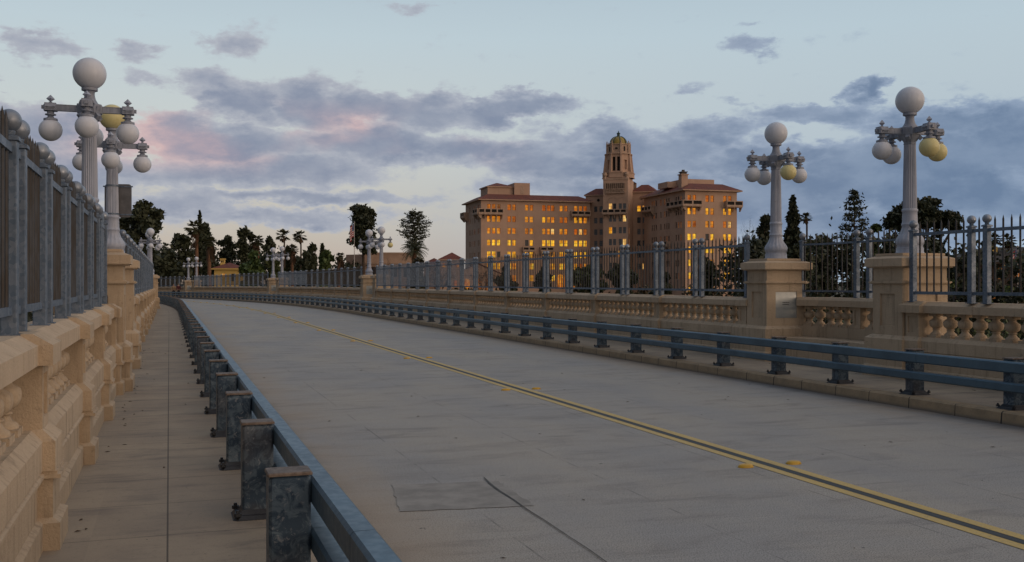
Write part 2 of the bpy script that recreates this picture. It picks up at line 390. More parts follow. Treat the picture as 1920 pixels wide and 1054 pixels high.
M['skid'] = plain('black_rubber_mark', (.075,.073,.07,1), .8, 0, .4, 8.)
M['litter'] = plain('dry_leaf_brown', (.07,.04,.02,1), .9)

# ---------------------------------------------------------------- bridge alignment
TH = R(-19.0); CL = 5.53; S0 = 55.6; RAD = 313.
N0 = (math.cos(TH), -math.sin(TH))
def head(s): return TH - max(0., s-S0)/RAD
def bz(s): return -3.4e-5*max(0., s-60)**2
def bp(s, w, z=0.):
    h = head(s)
    if s <= S0: x, y = s*math.sin(TH), s*math.cos(TH)
    else: x = S0*math.sin(TH)+RAD*(math.cos(h)-math.cos(TH)); y = S0*math.cos(TH)+RAD*(math.sin(TH)-math.sin(h))
    return (x+N0[0]*CL+math.cos(h)*w, y+N0[1]*CL-math.sin(h)*w, z+bz(s))
def srange(s0, s1, step=3.0):
    if s1 <= S0: return [s0, s1]
    out = [s0] if s0 >= S0 else [s0, S0]
    a = max(s0, S0); n = max(1, int(math.ceil((s1-a)/step)))
    return out+[a+(s1-a)*(i+1)/n for i in range(n)]
def sweep(prof, s0, s1, closed=True, step=3.0, ss=None):
    mb = MB(); ss = ss or srange(s0, s1, step); n = len(prof); uv = []
    for s in ss:
        for (w, z) in prof: mb.v.append(bp(s, w, z)); uv.append((w, s))
    for k in range(len(ss)-1):
        for i in range(n if closed else n-1):
            j = (i+1) % n; mb.f.append((k*n+i, k*n+j, (k+1)*n+j, (k+1)*n+i))
    if closed: mb.f.append(tuple(range(n-1,-1,-1))); mb.f.append(tuple((len(ss)-1)*n+i for i in range(n)))
    mb.m = [0]*len(mb.f); mb.uv = uv
    return mb
def fixn(me):
    import bmesh
    b = bmesh.new(); b.from_mesh(me); bmesh.ops.recalc_face_normals(b, faces=b.faces); b.to_mesh(me); b.free(); return me
def rot_at(s, side): return -head(s) + (0 if side > 0 else PI)
def at(s, w, z=0.): return bp(s, w, z)

SB, SE = -10.0, 172.0
def structure(name, me): return tag(link(name, me), kind='structure')
ms = lambda prof, s0, s1, name, m, step=3.0, ss=None: fixn(sweep(prof, s0, s1, True, step, ss).mesh(name, m))
structure('bridge_road', ms([(-4.39,-.16),(4.39,-.16),(4.39,-.9),(-4.39,-.9)], SB, SE, 'bridge_road', M['road']))
for sgn in (1, -1):
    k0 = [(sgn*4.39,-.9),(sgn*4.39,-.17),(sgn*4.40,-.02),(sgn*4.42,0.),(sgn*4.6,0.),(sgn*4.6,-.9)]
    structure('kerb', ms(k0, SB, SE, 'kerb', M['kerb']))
    structure('sidewalk', ms([(sgn*4.605,.0),(sgn*7.0,.0),(sgn*7.0,-.9),(sgn*4.605,-.9)], SB, SE, 'sidewalk', M['walk']))
structure('bridge_deck', ms([(-7.3,-.92),(7.3,-.92),(7.3,-2.2),(-7.3,-2.2)], SB, SE, 'bridge_deck', M['stone']))
# painted centre lines
ss_l = srange(SB, SE, 2.0)
for nm, a, b_, m_ in (('yellow_line', -.155, -.05, 'yellow'), ('yellow_line', .05, .155, 'yellow'), ('black_line', -.042, .042, 'blackline')):
    structure(nm, sweep([(a,-.156),(b_,-.156)], SB, SE, False, 2.0, ss_l).mesh(nm, M[m_]))
# darker repair patch and tyre mark, laid as thin sheets
def gp(x, y): return (x, y)
pp = [(-1.09,9.0),(-.09,8.93),(.18,7.95),(.75,7.95)]
def imgroad(px, py): # road point measured from the photograph's perspective
    d = 1867*1.78/(py-530.); return ((px-960)*d/1867., d)
q = [imgroad(*p) for p in ((734,910),(933,903),(1003,949),(751,960))]
rq = random.Random(8); q2 = []
for k in range(4):
    a_, b_ = q[k], q[(k+1) % 4]
    for t in range(14): q2.append((a_[0]+(b_[0]-a_[0])*t/14+rq.uniform(-.012,.012), a_[1]+(b_[1]-a_[1])*t/14+rq.uniform(-.012,.012)))
mb = MB(); mb.add([(x,y,-.1555) for x,y in q2], [tuple(range(len(q2)))[::-1]]); structure('road_patch', mb.mesh('road_patch', M['patch']))
sk = [imgroad(*p) for p in ((907,896),(918,908),(935,921),(962,938),(990,958),(1025,980),(1065,1007),(1105,1033),(1145,1062),(1200,1100))]
mb = MB(); wd = [.004,.013,.011,.009,.007,.006,.005,.005,.005,.005]
for i, (x, y) in enumerate(sk): mb.v += [(x-wd[i],y,-.151),(x+wd[i],y,-.151)]
for i in range(len(sk)-1): mb.f.append((2*i,2*i+1,2*i+3,2*i+2)); mb.m.append(0)
structure('tyre_mark', mb.mesh('tyre_mark', M['skid']))

# ---------------------------------------------------------------- guard rails
def post_mesh():
    mb = MB(); mb.cbox(-.105,.105,-.085,.085,.02,.640,.014); return mb.mesh('guard_post', M['post'])
def cap_mesh():
    mb = MB(); mb.cbox(-.112,.112,-.092,.092,.641,.658,.006); return mb.mesh('post_cap', M['cap'])
def plate_mesh():
    mb = MB(); mb.cbox(-.17,.17,-.16,.16,.003,.028,.03)
    mb.frus(-.13,.13,-.11,.11,.026,-.104,.104,-.084,.084,.06); return mb.mesh('base_plate', M['dark'])
def bolt_mesh():
    mb = MB(); mb.lathe([(.024,.026),(.024,.048),(.0125,.0482),(.012,.066)], 6)
    return mb.mesh('bolt', M['dark'])
GP, GC, GB, GBo = post_mesh(), cap_mesh(), plate_mesh(), bolt_mesh()
def guardrail(side, wpost, slist, s0, s1, label):
    g = thing('guardrail', label, 'guardrail')
    first = None
    for i, s in enumerate(slist):
        p = link('post', GP, g, at(s, wpost), rot_at(s, side))
        link('cap', GC, p); pl = link('base_plate', GB, p)
        if s < 33:
            for sx in (-1,1):
                for sy in (-1,1): link('bolt', GBo, pl, (sx*.138, sy*.128, 0))
    wr = wpost - side*.166
    def prof(z0, z1, d=.058, c=.016):
        return [(wr-d,z0+c),(wr-d+c,z0),(wr+d-c,z0),(wr+d,z0+c),(wr+d,z1-c),(wr+d-c,z1),(wr-d+c,z1),(wr-d,z1-c)]
    # rail lengths with a hairline joint, 3 post bays each
    for nm, z0, z1, ph in (('top_rail', .478, .618, 0.), ('lower_rail', .235, .352, 1.2)):
        mbs = MB(); cur = s0+ph
        edges = [s0]
        while cur < s1: 
            if cur > s0: edges.append(cur)
            cur += 5.75
        edges.append(s1)
        for a, b_ in zip(edges[:-1], edges[1:]):
            m_ = sweep(prof(z0, z1), a+.003, b_-.003, True, 2.5); o = len(mbs.v)
            mbs.v += m_.v; mbs.f += [tuple(i+o for i in f) for f in m_.f]; mbs.m += m_.m
        link(nm, fixn(mbs.mesh(nm, M['rail'])), g)
    return g
right_s = [8.2,9.98,11.78,13.48,15.2,17.06,18.95,20.92]+[22.85+1.91*k for k in range(72)]
right_s = [2.5,4.4,6.3]+right_s
left_s = [5.22+1.93*k for k in range(-6, 62)]
guardrail(1, 4.72, [s for s in right_s if s < 158], 0., 158., 'long blue-grey two-rail steel guardrail on the kerb of the far right sidewalk')
guardrail(-1, -4.95, [s for s in left_s if s < 125], -7.5, 125., 'near galvanised guardrail with rust-edged post tops beside the left sidewalk')

# ---------------------------------------------------------------- balustrade pieces   (local -x faces the road, +y along the road)
def baluster_mesh(n, k):
    prof = [(.098,.805),(.1,.822),(.09,.838),(.072,.852),(.058,.872),(.05,.893),(.066,.899),(.066,.911),(.05,.918),(.064,.93),(.09,.948),(.106,.972),(.113,1.0),(.114,1.03),(.108,1.055),(.09,1.07),(.07,1.082),(.056,1.098),(.052,1.114),(.062,1.13),(.076,1.142)]
    prof = [(r*.98, (z-.805)*.94+.76) for r, z in prof]
    if k > 1: prof = prof[::k]+[prof[-1]]
    mb = MB(); mb.lathe(prof, n); mb.box(-.105,.105,-.105,.105,.715,.762); mb.box(-.08,.08,-.08,.08,1.07,1.125)
    return mb.mesh('baluster', M['stone'], True, 40)
BAL = baluster_mesh(24, 1); BALM = baluster_mesh(14, 1); BALF = baluster_mesh(8, 2)
def pier_mesh(hw=.2):
    mb = MB()
    mb.box(-.235,.2,-hw-.05,hw+.05,.0,.165); mb.frus(-.235,.2,-hw-.05,hw+.05,.165,-.19,.2,-hw,hw,.19)
    mb.box(-.19,.2,-hw,hw,.19,.43)
    mb.box(-.235,.2,-hw-.02,hw+.02,.43,.455); mb.box(-.215,.2,-hw-.01,hw+.01,.455,.475)
    mb.box(-.205,.2,-hw-.02,hw+.02,.475,.655); mb.frus(-.205,.2,-hw-.02,hw+.02,.655,-.13,.2,-hw+.03,hw-.03,.722)
    k = hw-.045
    mb.box(-.105,.17,-k,k,.722,1.12)                        # core
    t = .022                                                  # frame round the sunk panel
    mb.box(-.105-t,-.105,-k,-k+.05,.722,1.12); mb.box(-.105-t,-.105,k-.05,k,.722,1.12)
    mb.box(-.105-t,-.105,-k+.05,k-.05,.722,.79); mb.box(-.105-t,-.105,-k+.05,k-.05,1.06,1.12)
    # coping block stepping forward
    mb.box(-.195,.262,-hw-.045,hw+.045,1.118,1.242); mb.frus(-.195,.262,-hw-.045,hw+.045,1.242,-.08,.235,-hw-.03,hw+.03,1.31)
    return mb.mesh('pier', M['stone'])
PIER = pier_mesh()
WB = 6.33   # balustrade axis
def balustrade(side, s0, s1, piers, bal, label, pitch=.298, mesh=None):
    g = thing('balustrade', label, 'balustrade')
    wb = WB+(.06 if side < 0 else 0)
    f = lambda pts: [(side*(wb+x+(.06 if x < 0 else 0)), z) for x, z in pts]
    base = f([(.19,.0),(.19,.72),(-.13,.72),(-.195,.655),(-.195,.48),(-.178,.47),(-.205,.455),(-.205,.435),(-.178,.42),(-.165,.40),(-.165,.185),(-.2,.165),(-.2,.0)])
    link('plinth_wall', ms(base, s0, s1, 'plinth_wall', M['stone']), g)
    cop = f([(.24,1.12),(.24,1.245),(.21,1.303),(-.07,1.303),(-.175,1.24),(-.175,1.12)])
    # coping stones with hairline joints
    mbs = MB(); n = max(1, int(round((s1-s0)/1.46))); 
    for i in range(n):
        a, b_ = s0+(s1-s0)*i/n, s0+(s1-s0)*(i+1)/n
        m_ = sweep(cop, a+.003, b_-.003, True, 2.); o = len(mbs.v)
        mbs.v += m_.v; mbs.f += [tuple(j+o for j in ff) for ff in m_.f]; mbs.m += m_.m
    link('coping', fixn(mbs.mesh('coping', M['stone_light'])), g)
    for s in piers: link('pier', PIER, g, at(s, side*wb), rot_at(s, side))
    pts = []
    edges = sorted(piers)
    for a, b_ in zip(edges[:-1], edges[1:]):
        L = b_-a-.36; k = max(1, int(round(L/pitch-.35)))
        pts += [a+.18+L*(i+.5)/k for i in range(k)]
    pts.sort(key=lambda s: abs(s)); near = pts[:100]; far = pts[100:]
    for s in near: link('baluster', mesh or (BAL if s < 24 else BALM if s < 62 else BALF), g, at(s, side*(wb+.075)), rot_at(s, side))
    if far:
        mb = MB(); src = BALF
        sv = [v.co for v in src.vertices]; sf = [tuple(p.vertices) for p in src.polygons]
        for s in far:
            Mx = Matrix.Translation(at(s, side*(wb+.075))) @ Matrix.Rotation(rot_at(s, side), 4, 'Z'); mb.add(sv, sf, 0, Mx)
        o = link('baluster', mb.mesh('far_balusters', M['stone']), g); o['kind'] = 'stuff'
    return g

# ---------------------------------------------------------------- fence pieces
def fpost_mesh():
    mb = MB(); mb.cbox(-.046,.046,-.046,.046,1.29,2.475,.006); mb.box(-.058,.058,-.058,.058,2.475,2.497)
    mb.frus(-.058,.058,-.058,.058,2.497,-.026,.026,-.026,.026,2.512)
    mb.lathe([(.03,2.512),(.034,2.53),(.03,2.545)], 12)
    mb.box(-.065,.065,-.065,.065,1.298,1.31); return mb.mesh('fence_post', M['galv'])
def ball_mesh(n=20): mb = MB(); mb.sphere((0,0,2.598), .069, n, n//2+2); return mb.mesh('ball_finial', M['ball'], True)
def picket_mesh():
    mb = MB(); mb.lathe([(.0145,1.44),(.0145,2.565),(.0155,2.57),(.001,2.64)], 8); return mb.mesh('picket', M['pick'], True, 40)
FP, FB, FK = fpost_mesh(), ball_mesh(), picket_mesh()
def fence(side, doubles, ends, w, pickets, label, gap=.155):
    """doubles: centres of double posts; ends: first and last single post"""
    g = thing('fence', label, 'fence')
    posts = sorted([s-gap for s in doubles]+[s+gap for s in doubles]+list(ends))
    for s in posts[:100]:
        p = link('post', FP, g, at(s, side*w), rot_at(s, side)); link('ball_finial', FB, p)
    for nm, z in (('top_rail', 2.40), ('bottom_rail', 1.425)):
        pr = [(side*w-.022,z),(side*w+.022,z),(side*w+.022,z+.05),(side*w-.022,z+.05)]
        link(nm, ms(pr, ends[0], ends[1], nm, M['galv']), g)
    pk = []
    for a, b_ in zip(posts[:-1], posts[1:]):
        L = b_-a
        k = int(round(L/pickets))-1 if L > .45 else (0 if L < .28 else 1)
        pk += [a+L*(i+1)/(k+1) for i in range(k)]
    pk.sort(key=lambda s: abs(s-2)); near, far = pk[:100], pk[100:]
    for s in near: link('picket', FK, g, at(s, side*w), rot_at(s, side))
    if far:
        mb = MB(); sv = [v.co for v in FK.vertices]; sf = [tuple(p.vertices) for p in FK.polygons]
        for s in far: mb.add(sv, sf, 0, Matrix.Translation(at(s, side*w)))
        o = link('picket', mb.mesh('far_pickets', M['galv']), g); o['kind'] = 'stuff'
    return g

# ---------------------------------------------------------------- pedestal (local -x faces the road)
def pedestal_meshes(plaque):
    hx, hy = .475, .375
    b = MB(); b.box(-hx-.13,hx+.05,-hy-.13,hy+.13,0,.17); b.frus(-hx-.13,hx+.05,-hy-.13,hy+.13,.17,-hx-.09,hx+.05,-hy-.09,hy+.09,.2)
    b.box(-hx-.09,hx+.05,-hy-.09,hy+.09,.2,.43); b.box(-hx-.13,hx+.05,-hy-.13,hy+.13,.43,.47)
    b.box(-hx-.10,hx+.05,-hy-.10,hy+.10,.47,.66); b.frus(-hx-.10,hx+.05,-hy-.10,hy+.10,.66,-hx-.01,hx+.01,-hy-.01,hy+.01,.722)
    c = MB(); t = .03
    c.box(-hx+t,hx-t,-hy+t,hy-t,.722,1.6)
    def frame(axis, sgn, lo, hi, pl, ph, z0, z1):
        # four strips round a sunk panel on one face
        def bx(a0, a1, za, zb):
            d0, d1 = (pl, ph) if sgn > 0 else (-ph, -pl)
            if axis == 'x': c.box(d0, d1, a0, a1, za, zb)
            else: c.box(a0, a1, d0, d1, za, zb)
        wdt = hi-lo; m_ = .25*wdt if axis == 'x' else .21*wdt
        bx(lo, lo+m_, .722, 1.6); bx(hi-m_, hi, .722, 1.6); bx(lo+m_, hi-m_, .722, z0); bx(lo+m_, hi-m_, z1, 1.6)
    frame('x', -1, -hy+.001, hy-.001, hx-t, hx, .88, 1.43); frame('x', 1, -hy+.001, hy-.001, hx-t, hx, .88, 1.43)
    frame('y', -1, -hx+t, hx-t, hy-t, hy, .88, 1.43); frame('y', 1, -hx+t, hx-t, hy-t, hy, .88, 1.43)
    c.box(-hx-.035,hx+.035,-hy-.035,hy+.035,1.6,1.615); c.box(-hx-.05,hx+.05,-hy-.05,hy+.05,1.615,1.64); c.box(-hx-.02,hx+.02,-hy-.02,hy+.02,1.64,1.655)
    c.box(-hx+.01,hx-.01,-hy+.01,hy-.01,1.655,1.88)
    d = MB(); d.box(-hx-.06,hx+.06,-hy-.06,hy+.06,1.88,1.90); d.box(-hx-.10,hx+.10,-hy-.10,hy+.10,1.90,2.035)
    d.frus(-hx-.10,hx+.10,-hy-.10,hy+.10,2.035,-hx+.06,hx-.06,-hy+.06,hy-.06,2.09); d.box(-hx+.03,hx-.03,-hy+.03,hy-.03,2.085,2.125)
    r = [b.mesh('pedestal_base', M['stone']), c.mesh('pedestal_shaft', M['stone']), d.mesh('pedestal_cap', M['stone_light'])]
    return r
PED = pedestal_meshes(False)
mb = MB(); mb.box(-.27,.27,-.362,-.347,.885,1.425); PLQ = mb.mesh('plaque', M['plaque'])
mb = MB(); rnd = random.Random(4)
for row, z in enumerate((1.205, 1.165)):
    x = -.085
    while x < .07:
        L = rnd.uniform(.008, .018); mb.box(x, x+L, -.365, -.361, z-rnd.uniform(.006,.011), z+rnd.uniform(.007,.011)); x += L+.006
ENG = mb.mesh('engraving', M['engrave'])
def pedestal(side, s, plaque, label, w=6.65):
    g = thing('lamp_pedestal', label, 'pedestal', at(s, side*w), rot_at(s, side))
    for nm, me in zip(('base', 'shaft', 'cap'), PED): link(nm, me, g)
    if plaque:
        fl = 0 if side > 0 else PI     # plaque faces back towards the bay
        p = link('plaque', PLQ, g, (0,0,0), fl); link('engraving', ENG, p)
    return g

# ---------------------------------------------------------------- street lamp (built from z=0 at its foot)
def lamp_meshes():
    LM = {}
    b = MB()
    rib = lambda i, z: 1+.035*math.cos(i*2*PI/4) if .2 < z < .44 else 1.
    b.lathe([(.235,0),(.235,.02),(.225,.03),(.225,.10),(.215,.105),(.215,.15),(.226,.16),(.234,.2),(.232,.235),(.215,.275),(.185,.32),(.155,.37),(.138,.42),(.128,.47),(.138,.49),(.143,.51),(.132,.525),(.126,.56),(.124,.66),(.122,.72),(.132,.735),(.136,.755),(.128,.77),(.118,.785)], 64, 0, None, rib)
    LM['base'] = b.mesh('lamp_base', M['lamp'], True, 50)
    c = MB(); fl = lambda i, z: 1-.075*abs(math.cos(i*PI/4))**1.5
    c.lathe([(.118,.78),(.112,1.2),(.103,1.65),(.098,1.90)], 96, 0, None, lambda i, z: 1-.09*(1 if i % 4 in (0,) else .45 if i % 4 in (1,3) else 0), True)
    LM['column'] = c.mesh('fluted_column', M['lamp'], True, 60)
    k = MB(); k.lathe([(.104,1.895),(.108,1.91),(.1,1.925),(.11,1.95),(.135,1.98),(.165,2.03),(.172,2.055)], 8, 0, Matrix.Rotation(PI/8, 4, 'Z'))
    k.lathe([(.185,2.055),(.19,2.065),(.19,2.185),(.18,2.195),(.11,2.21)], 8, 0, Matrix.Rotation(PI/8, 4, 'Z'))
    k.lathe([(.14,2.195),(.115,2.225),(.088,2.27),(.074,2.33),(.072,2.375),(.082,2.395),(.116,2.405),(.116,2.445),(.09,2.45)], 24)
    for i in range(4):
        Mx = Matrix.Rotation(i*PI/2+PI/4, 4, 'Z') @ Matrix.Translation((.165,0,2.01)) @ Matrix.Rotation(PI/4, 4, 'Y')
        k.box(-.035,.035,-.035,.035,-.035,.035,0,Mx)
        k.frus(.17,.18,-.04,.04,2.09,.195,.2,-.03,.03,2.16,0,Matrix.Rotation(i*PI/2+PI/4, 4, 'Z'))
    LM['crown'] = k.mesh('lamp_crown', M['lamp2'], True, 30)
    a = MB(); a.box(.16,.46,-.028,.028,2.085,2.165); a.box(.17,.46,-.034,.034,2.075,2.088); a.box(.17,.46,-.034,.034,2.162,2.172)
    for x in (.2,.31,.42): a.box(x-.008,x+.008,-.032,.032,2.088,2.162)
    a.cbox(.448,.632,-.085,.085,2.07,2.175,.02); a.frus(.47,.61,-.085,.085,2.08,.52,.56,-.105,.105,2.122)
    a.frus(.47,.61,-.105,.105,2.122,.47,.61,-.085,.085,2.165); a.box(.632,.665,-.025,.025,2.1,2.15); a.box(.46,.62,-.07,.07,2.172,2.186)
    LM['arm'] = a.mesh('arm', M['lamp2'])
    f = MB(); f.lathe([(.022,2.186),(.018,2.2),(.03,2.205),(.001,2.205)], 8, 0, Matrix.Translation((.54,0,0)))
    f.lathe([(.004,2.205),(.062,2.25),(.004,2.31)], 4, 0, Matrix.Translation((.54,0,0)) @ Matrix.Rotation(.2, 4, 'Z')); LM['finial'] = f.mesh('finial', M['lamp'])
    h = MB(); h.lathe([(.05,2.07),(.05,2.03),(.078,2.022),(.078,2.008),(.045,2.0),(.04,1.985),(.06,1.965),(.098,1.955),(.1,1.925),(.06,1.925)][::-1], 20, 0, Matrix.Translation((.54,0,0))); LM['holder'] = h.mesh('globe_holder', M['lamp2'], True, 35)
    for nm, m_ in (('w','globe'),('y','globe_y')):
        q = MB(); q.sphere((0,0,0), .166, 32, 20); LM['g'+nm] = q.mesh('hanging_globe', M[m_], True, 60)
        q = MB(); q.sphere((0,0,0), .240, 40, 24); LM['t'+nm] = q.mesh('top_globe', M[m_], True, 60)
    return LM
LM = lamp_meshes()
def street_lamp(side, s, w, label, yellow=(), topy=False, z=2.122, tilt=0.):
    g = thing('street_lamp', label, 'street lamp', at(s, side*w, z), -head(s)-(R(6.5) if side > 0 else 0), 'globe street lamps on the pedestals')
    link('base', LM['base'], g); link('column', LM['column'], g); cr = link('crown', LM['crown'], g)
    link('top_globe', LM['ty' if topy else 'tw'], g, (0,0,2.665))
    for i in range(4):
        a = link('arm', LM['arm'], g, (0,0,0), i*PI/2)       # 0:+x 1:+y 2:-x 3:-y
        link('finial', LM['finial'], a); link('holder', LM['holder'], a)
        link('hanging_globe', LM['gy' if i in yellow else 'gw'], g, (.54*math.cos(i*PI/2), .54*math.sin(i*PI/2), 1.785), 0,
             'yellowed hanging globe' if i in yellow else None)
    return g

# ---------------------------------------------------------------- lay out the two parapets
WL = 6.65
lamps_r = [(14.12,18.16),(59.53,63.03),(93.26,96.84),(129.82,133.54)]
lamp_lab_r = [('nearest street lamp on the right with two yellow hanging globes','second street lamp on the right with one yellow hanging globe, above the plaque pedestal'),
 ('taller-looking lamp of the pair in front of the civic building, one globe yellow','all-white lamp left of the one with a yellow globe before the civic building'),
 ('right lamp of the far pair under the slim palms','left lamp of the far pair under the slim palms'),
 ('right lamp of the farthest pair, beside the yellow house','left lamp of the farthest pair, near the two pedestrians')]
ped_lab_r = [('nearest tan concrete lamp pedestal on the right, its side panel blank','tan concrete lamp pedestal with a grey plaque under the second right lamp'),
 ('tan pedestal half behind the fence end, under the civic building lamp with a yellow globe','tan pedestal with a grey plaque under the all-white lamp before the civic building'),
 ('tan pedestal under the right lamp of the far pair below the slim palms','tan plaque pedestal under the left lamp of the far pair below the slim palms'),
 ('tan pedestal under the right lamp of the farthest pair','tan plaque pedestal under the left lamp of the farthest pair, next to the pedestrians')]
yel = [((0,3),(3,)),((0,),()),((),()),((),())]
for i, (a, b_) in enumerate(lamps_r):
    street_lamp(1, a, WL, lamp_lab_r[i][0], yel[i][0]); street_lamp(1, b_, WL, lamp_lab_r[i][1], yel[i][1])
    pedestal(1, a, False, ped_lab_r[i][0]); pedestal(1, b_, True, ped_lab_r[i][1])
lamps_l = [(16.4,20.5),(66.2,70.2)]
street_lamp(-1, 16.35, 6.67, 'nearest street lamp on the left, all its globes white')
street_lamp(-1, 20.5, 6.56, 'street lamp with a yellow top globe behind the nearest left lamp', (), True)
street_lamp(-1, 66.2, 6.46, 'nearer lamp of the distant pair on the left, seen over the fence')
street_lamp(-1, 70.2, 6.46, 'lamp hidden right behind the nearer one of the distant left pair')
pedestal(-1, 16.4, False, 'tan concrete pedestal under the nearest left lamp, behind the fence end')
pedestal(-1, 20.5, True, 'tan concrete pedestal under the left lamp with the yellow top globe')
pedestal(-1, 66.2, False, 'tan concrete pedestal under the distant left lamp', 6.5)
pedestal(-1, 70.2, True, 'tan concrete pedestal just behind the distant left one', 6.5)

BR = 'tan concrete balustrade '
FN = 'grey steel picket fence '
def run(side, sa, sb, piers, doubles, blab, flab, wf, pk=.165):
    balustrade(side, sa, sb, piers, None, blab); fence(side, doubles, (sa+.12, sb-.12), wf, pk, flab)
# right, nearest run (ends at the nearest lamp pedestal)
run(1, -4.0, 13.72, [-3.8,-.9,2.0,4.9,7.8,11.0,13.55], [.55,2.0,3.45,4.9,6.35,7.8,9.3,10.75,12.16],
    BR+'at the right edge of the picture, right of the nearest pedestal', FN+'at the right edge, right of the nearest pedestal', 6.27)
def farrun(sa, sb, blab, flab):
    n = max(2, int(round((sb-sa-.2)/2.03/2))*2); st_ = (sb-sa-.4)/n
    pr = [sa+.2+st_*i for i in range(0, n+1, 2)]; db = [sa+.2+st_*i for i in range(1, n)]
    run(1, sa, sb, pr, db, blab, flab, 6.27)
farrun(18.56, 59.1, BR+'in front of the hotel', FN+'across the front of the hotel')
farrun(63.43, 92.86, BR+'in front of the civic building', FN+'in front of the civic building and its flagpole')
farrun(97.24, 129.42, BR+'below the yellow house', FN+'below the yellow house and the shaggy palms')
farrun(133.94, 168., BR+'at the far end beyond the two pedestrians', FN+'at the far end beyond the farthest lamp pair')
# left side
balustrade(-1, -4.0, 15.9, [-3.8,-2.15,.85,3.85,6.85,9.85,12.85,15.65], None, BR+'beside the left sidewalk, nearest to the viewer', .33)
fence(-1, [.85-3,.85-1.5,.85,2.35,3.85,5.35,6.85,8.35,9.85,11.35,12.85,14.35], (-3.9,15.78), 6.44, .14, FN+'rising over the left sidewalk, nearest to the viewer', .19)
n_ = 22; st_ = (65.7-21.1)/n_
balustrade(-1, 20.95, 65.8, [21.1+st_*i for i in range(0, n_+1, 2)], None, BR+'on the left beyond the two near left lamps')
fence(-1, [21.1+st_*i for i in range(1, n_)], (21.05,65.7), 6.40, .165, FN+'on the left beyond the two near left lamps')
balustrade(-1, 70.6, 104., [70.8+4.1*i for i in range(9)], None, BR+'on the far left, behind the distant left lamps')
fence(-1, [72.85+2.05*i for i in range(15)], (70.8,103.9), 6.33, .165, FN+'on the far left, behind the distant left lamps')

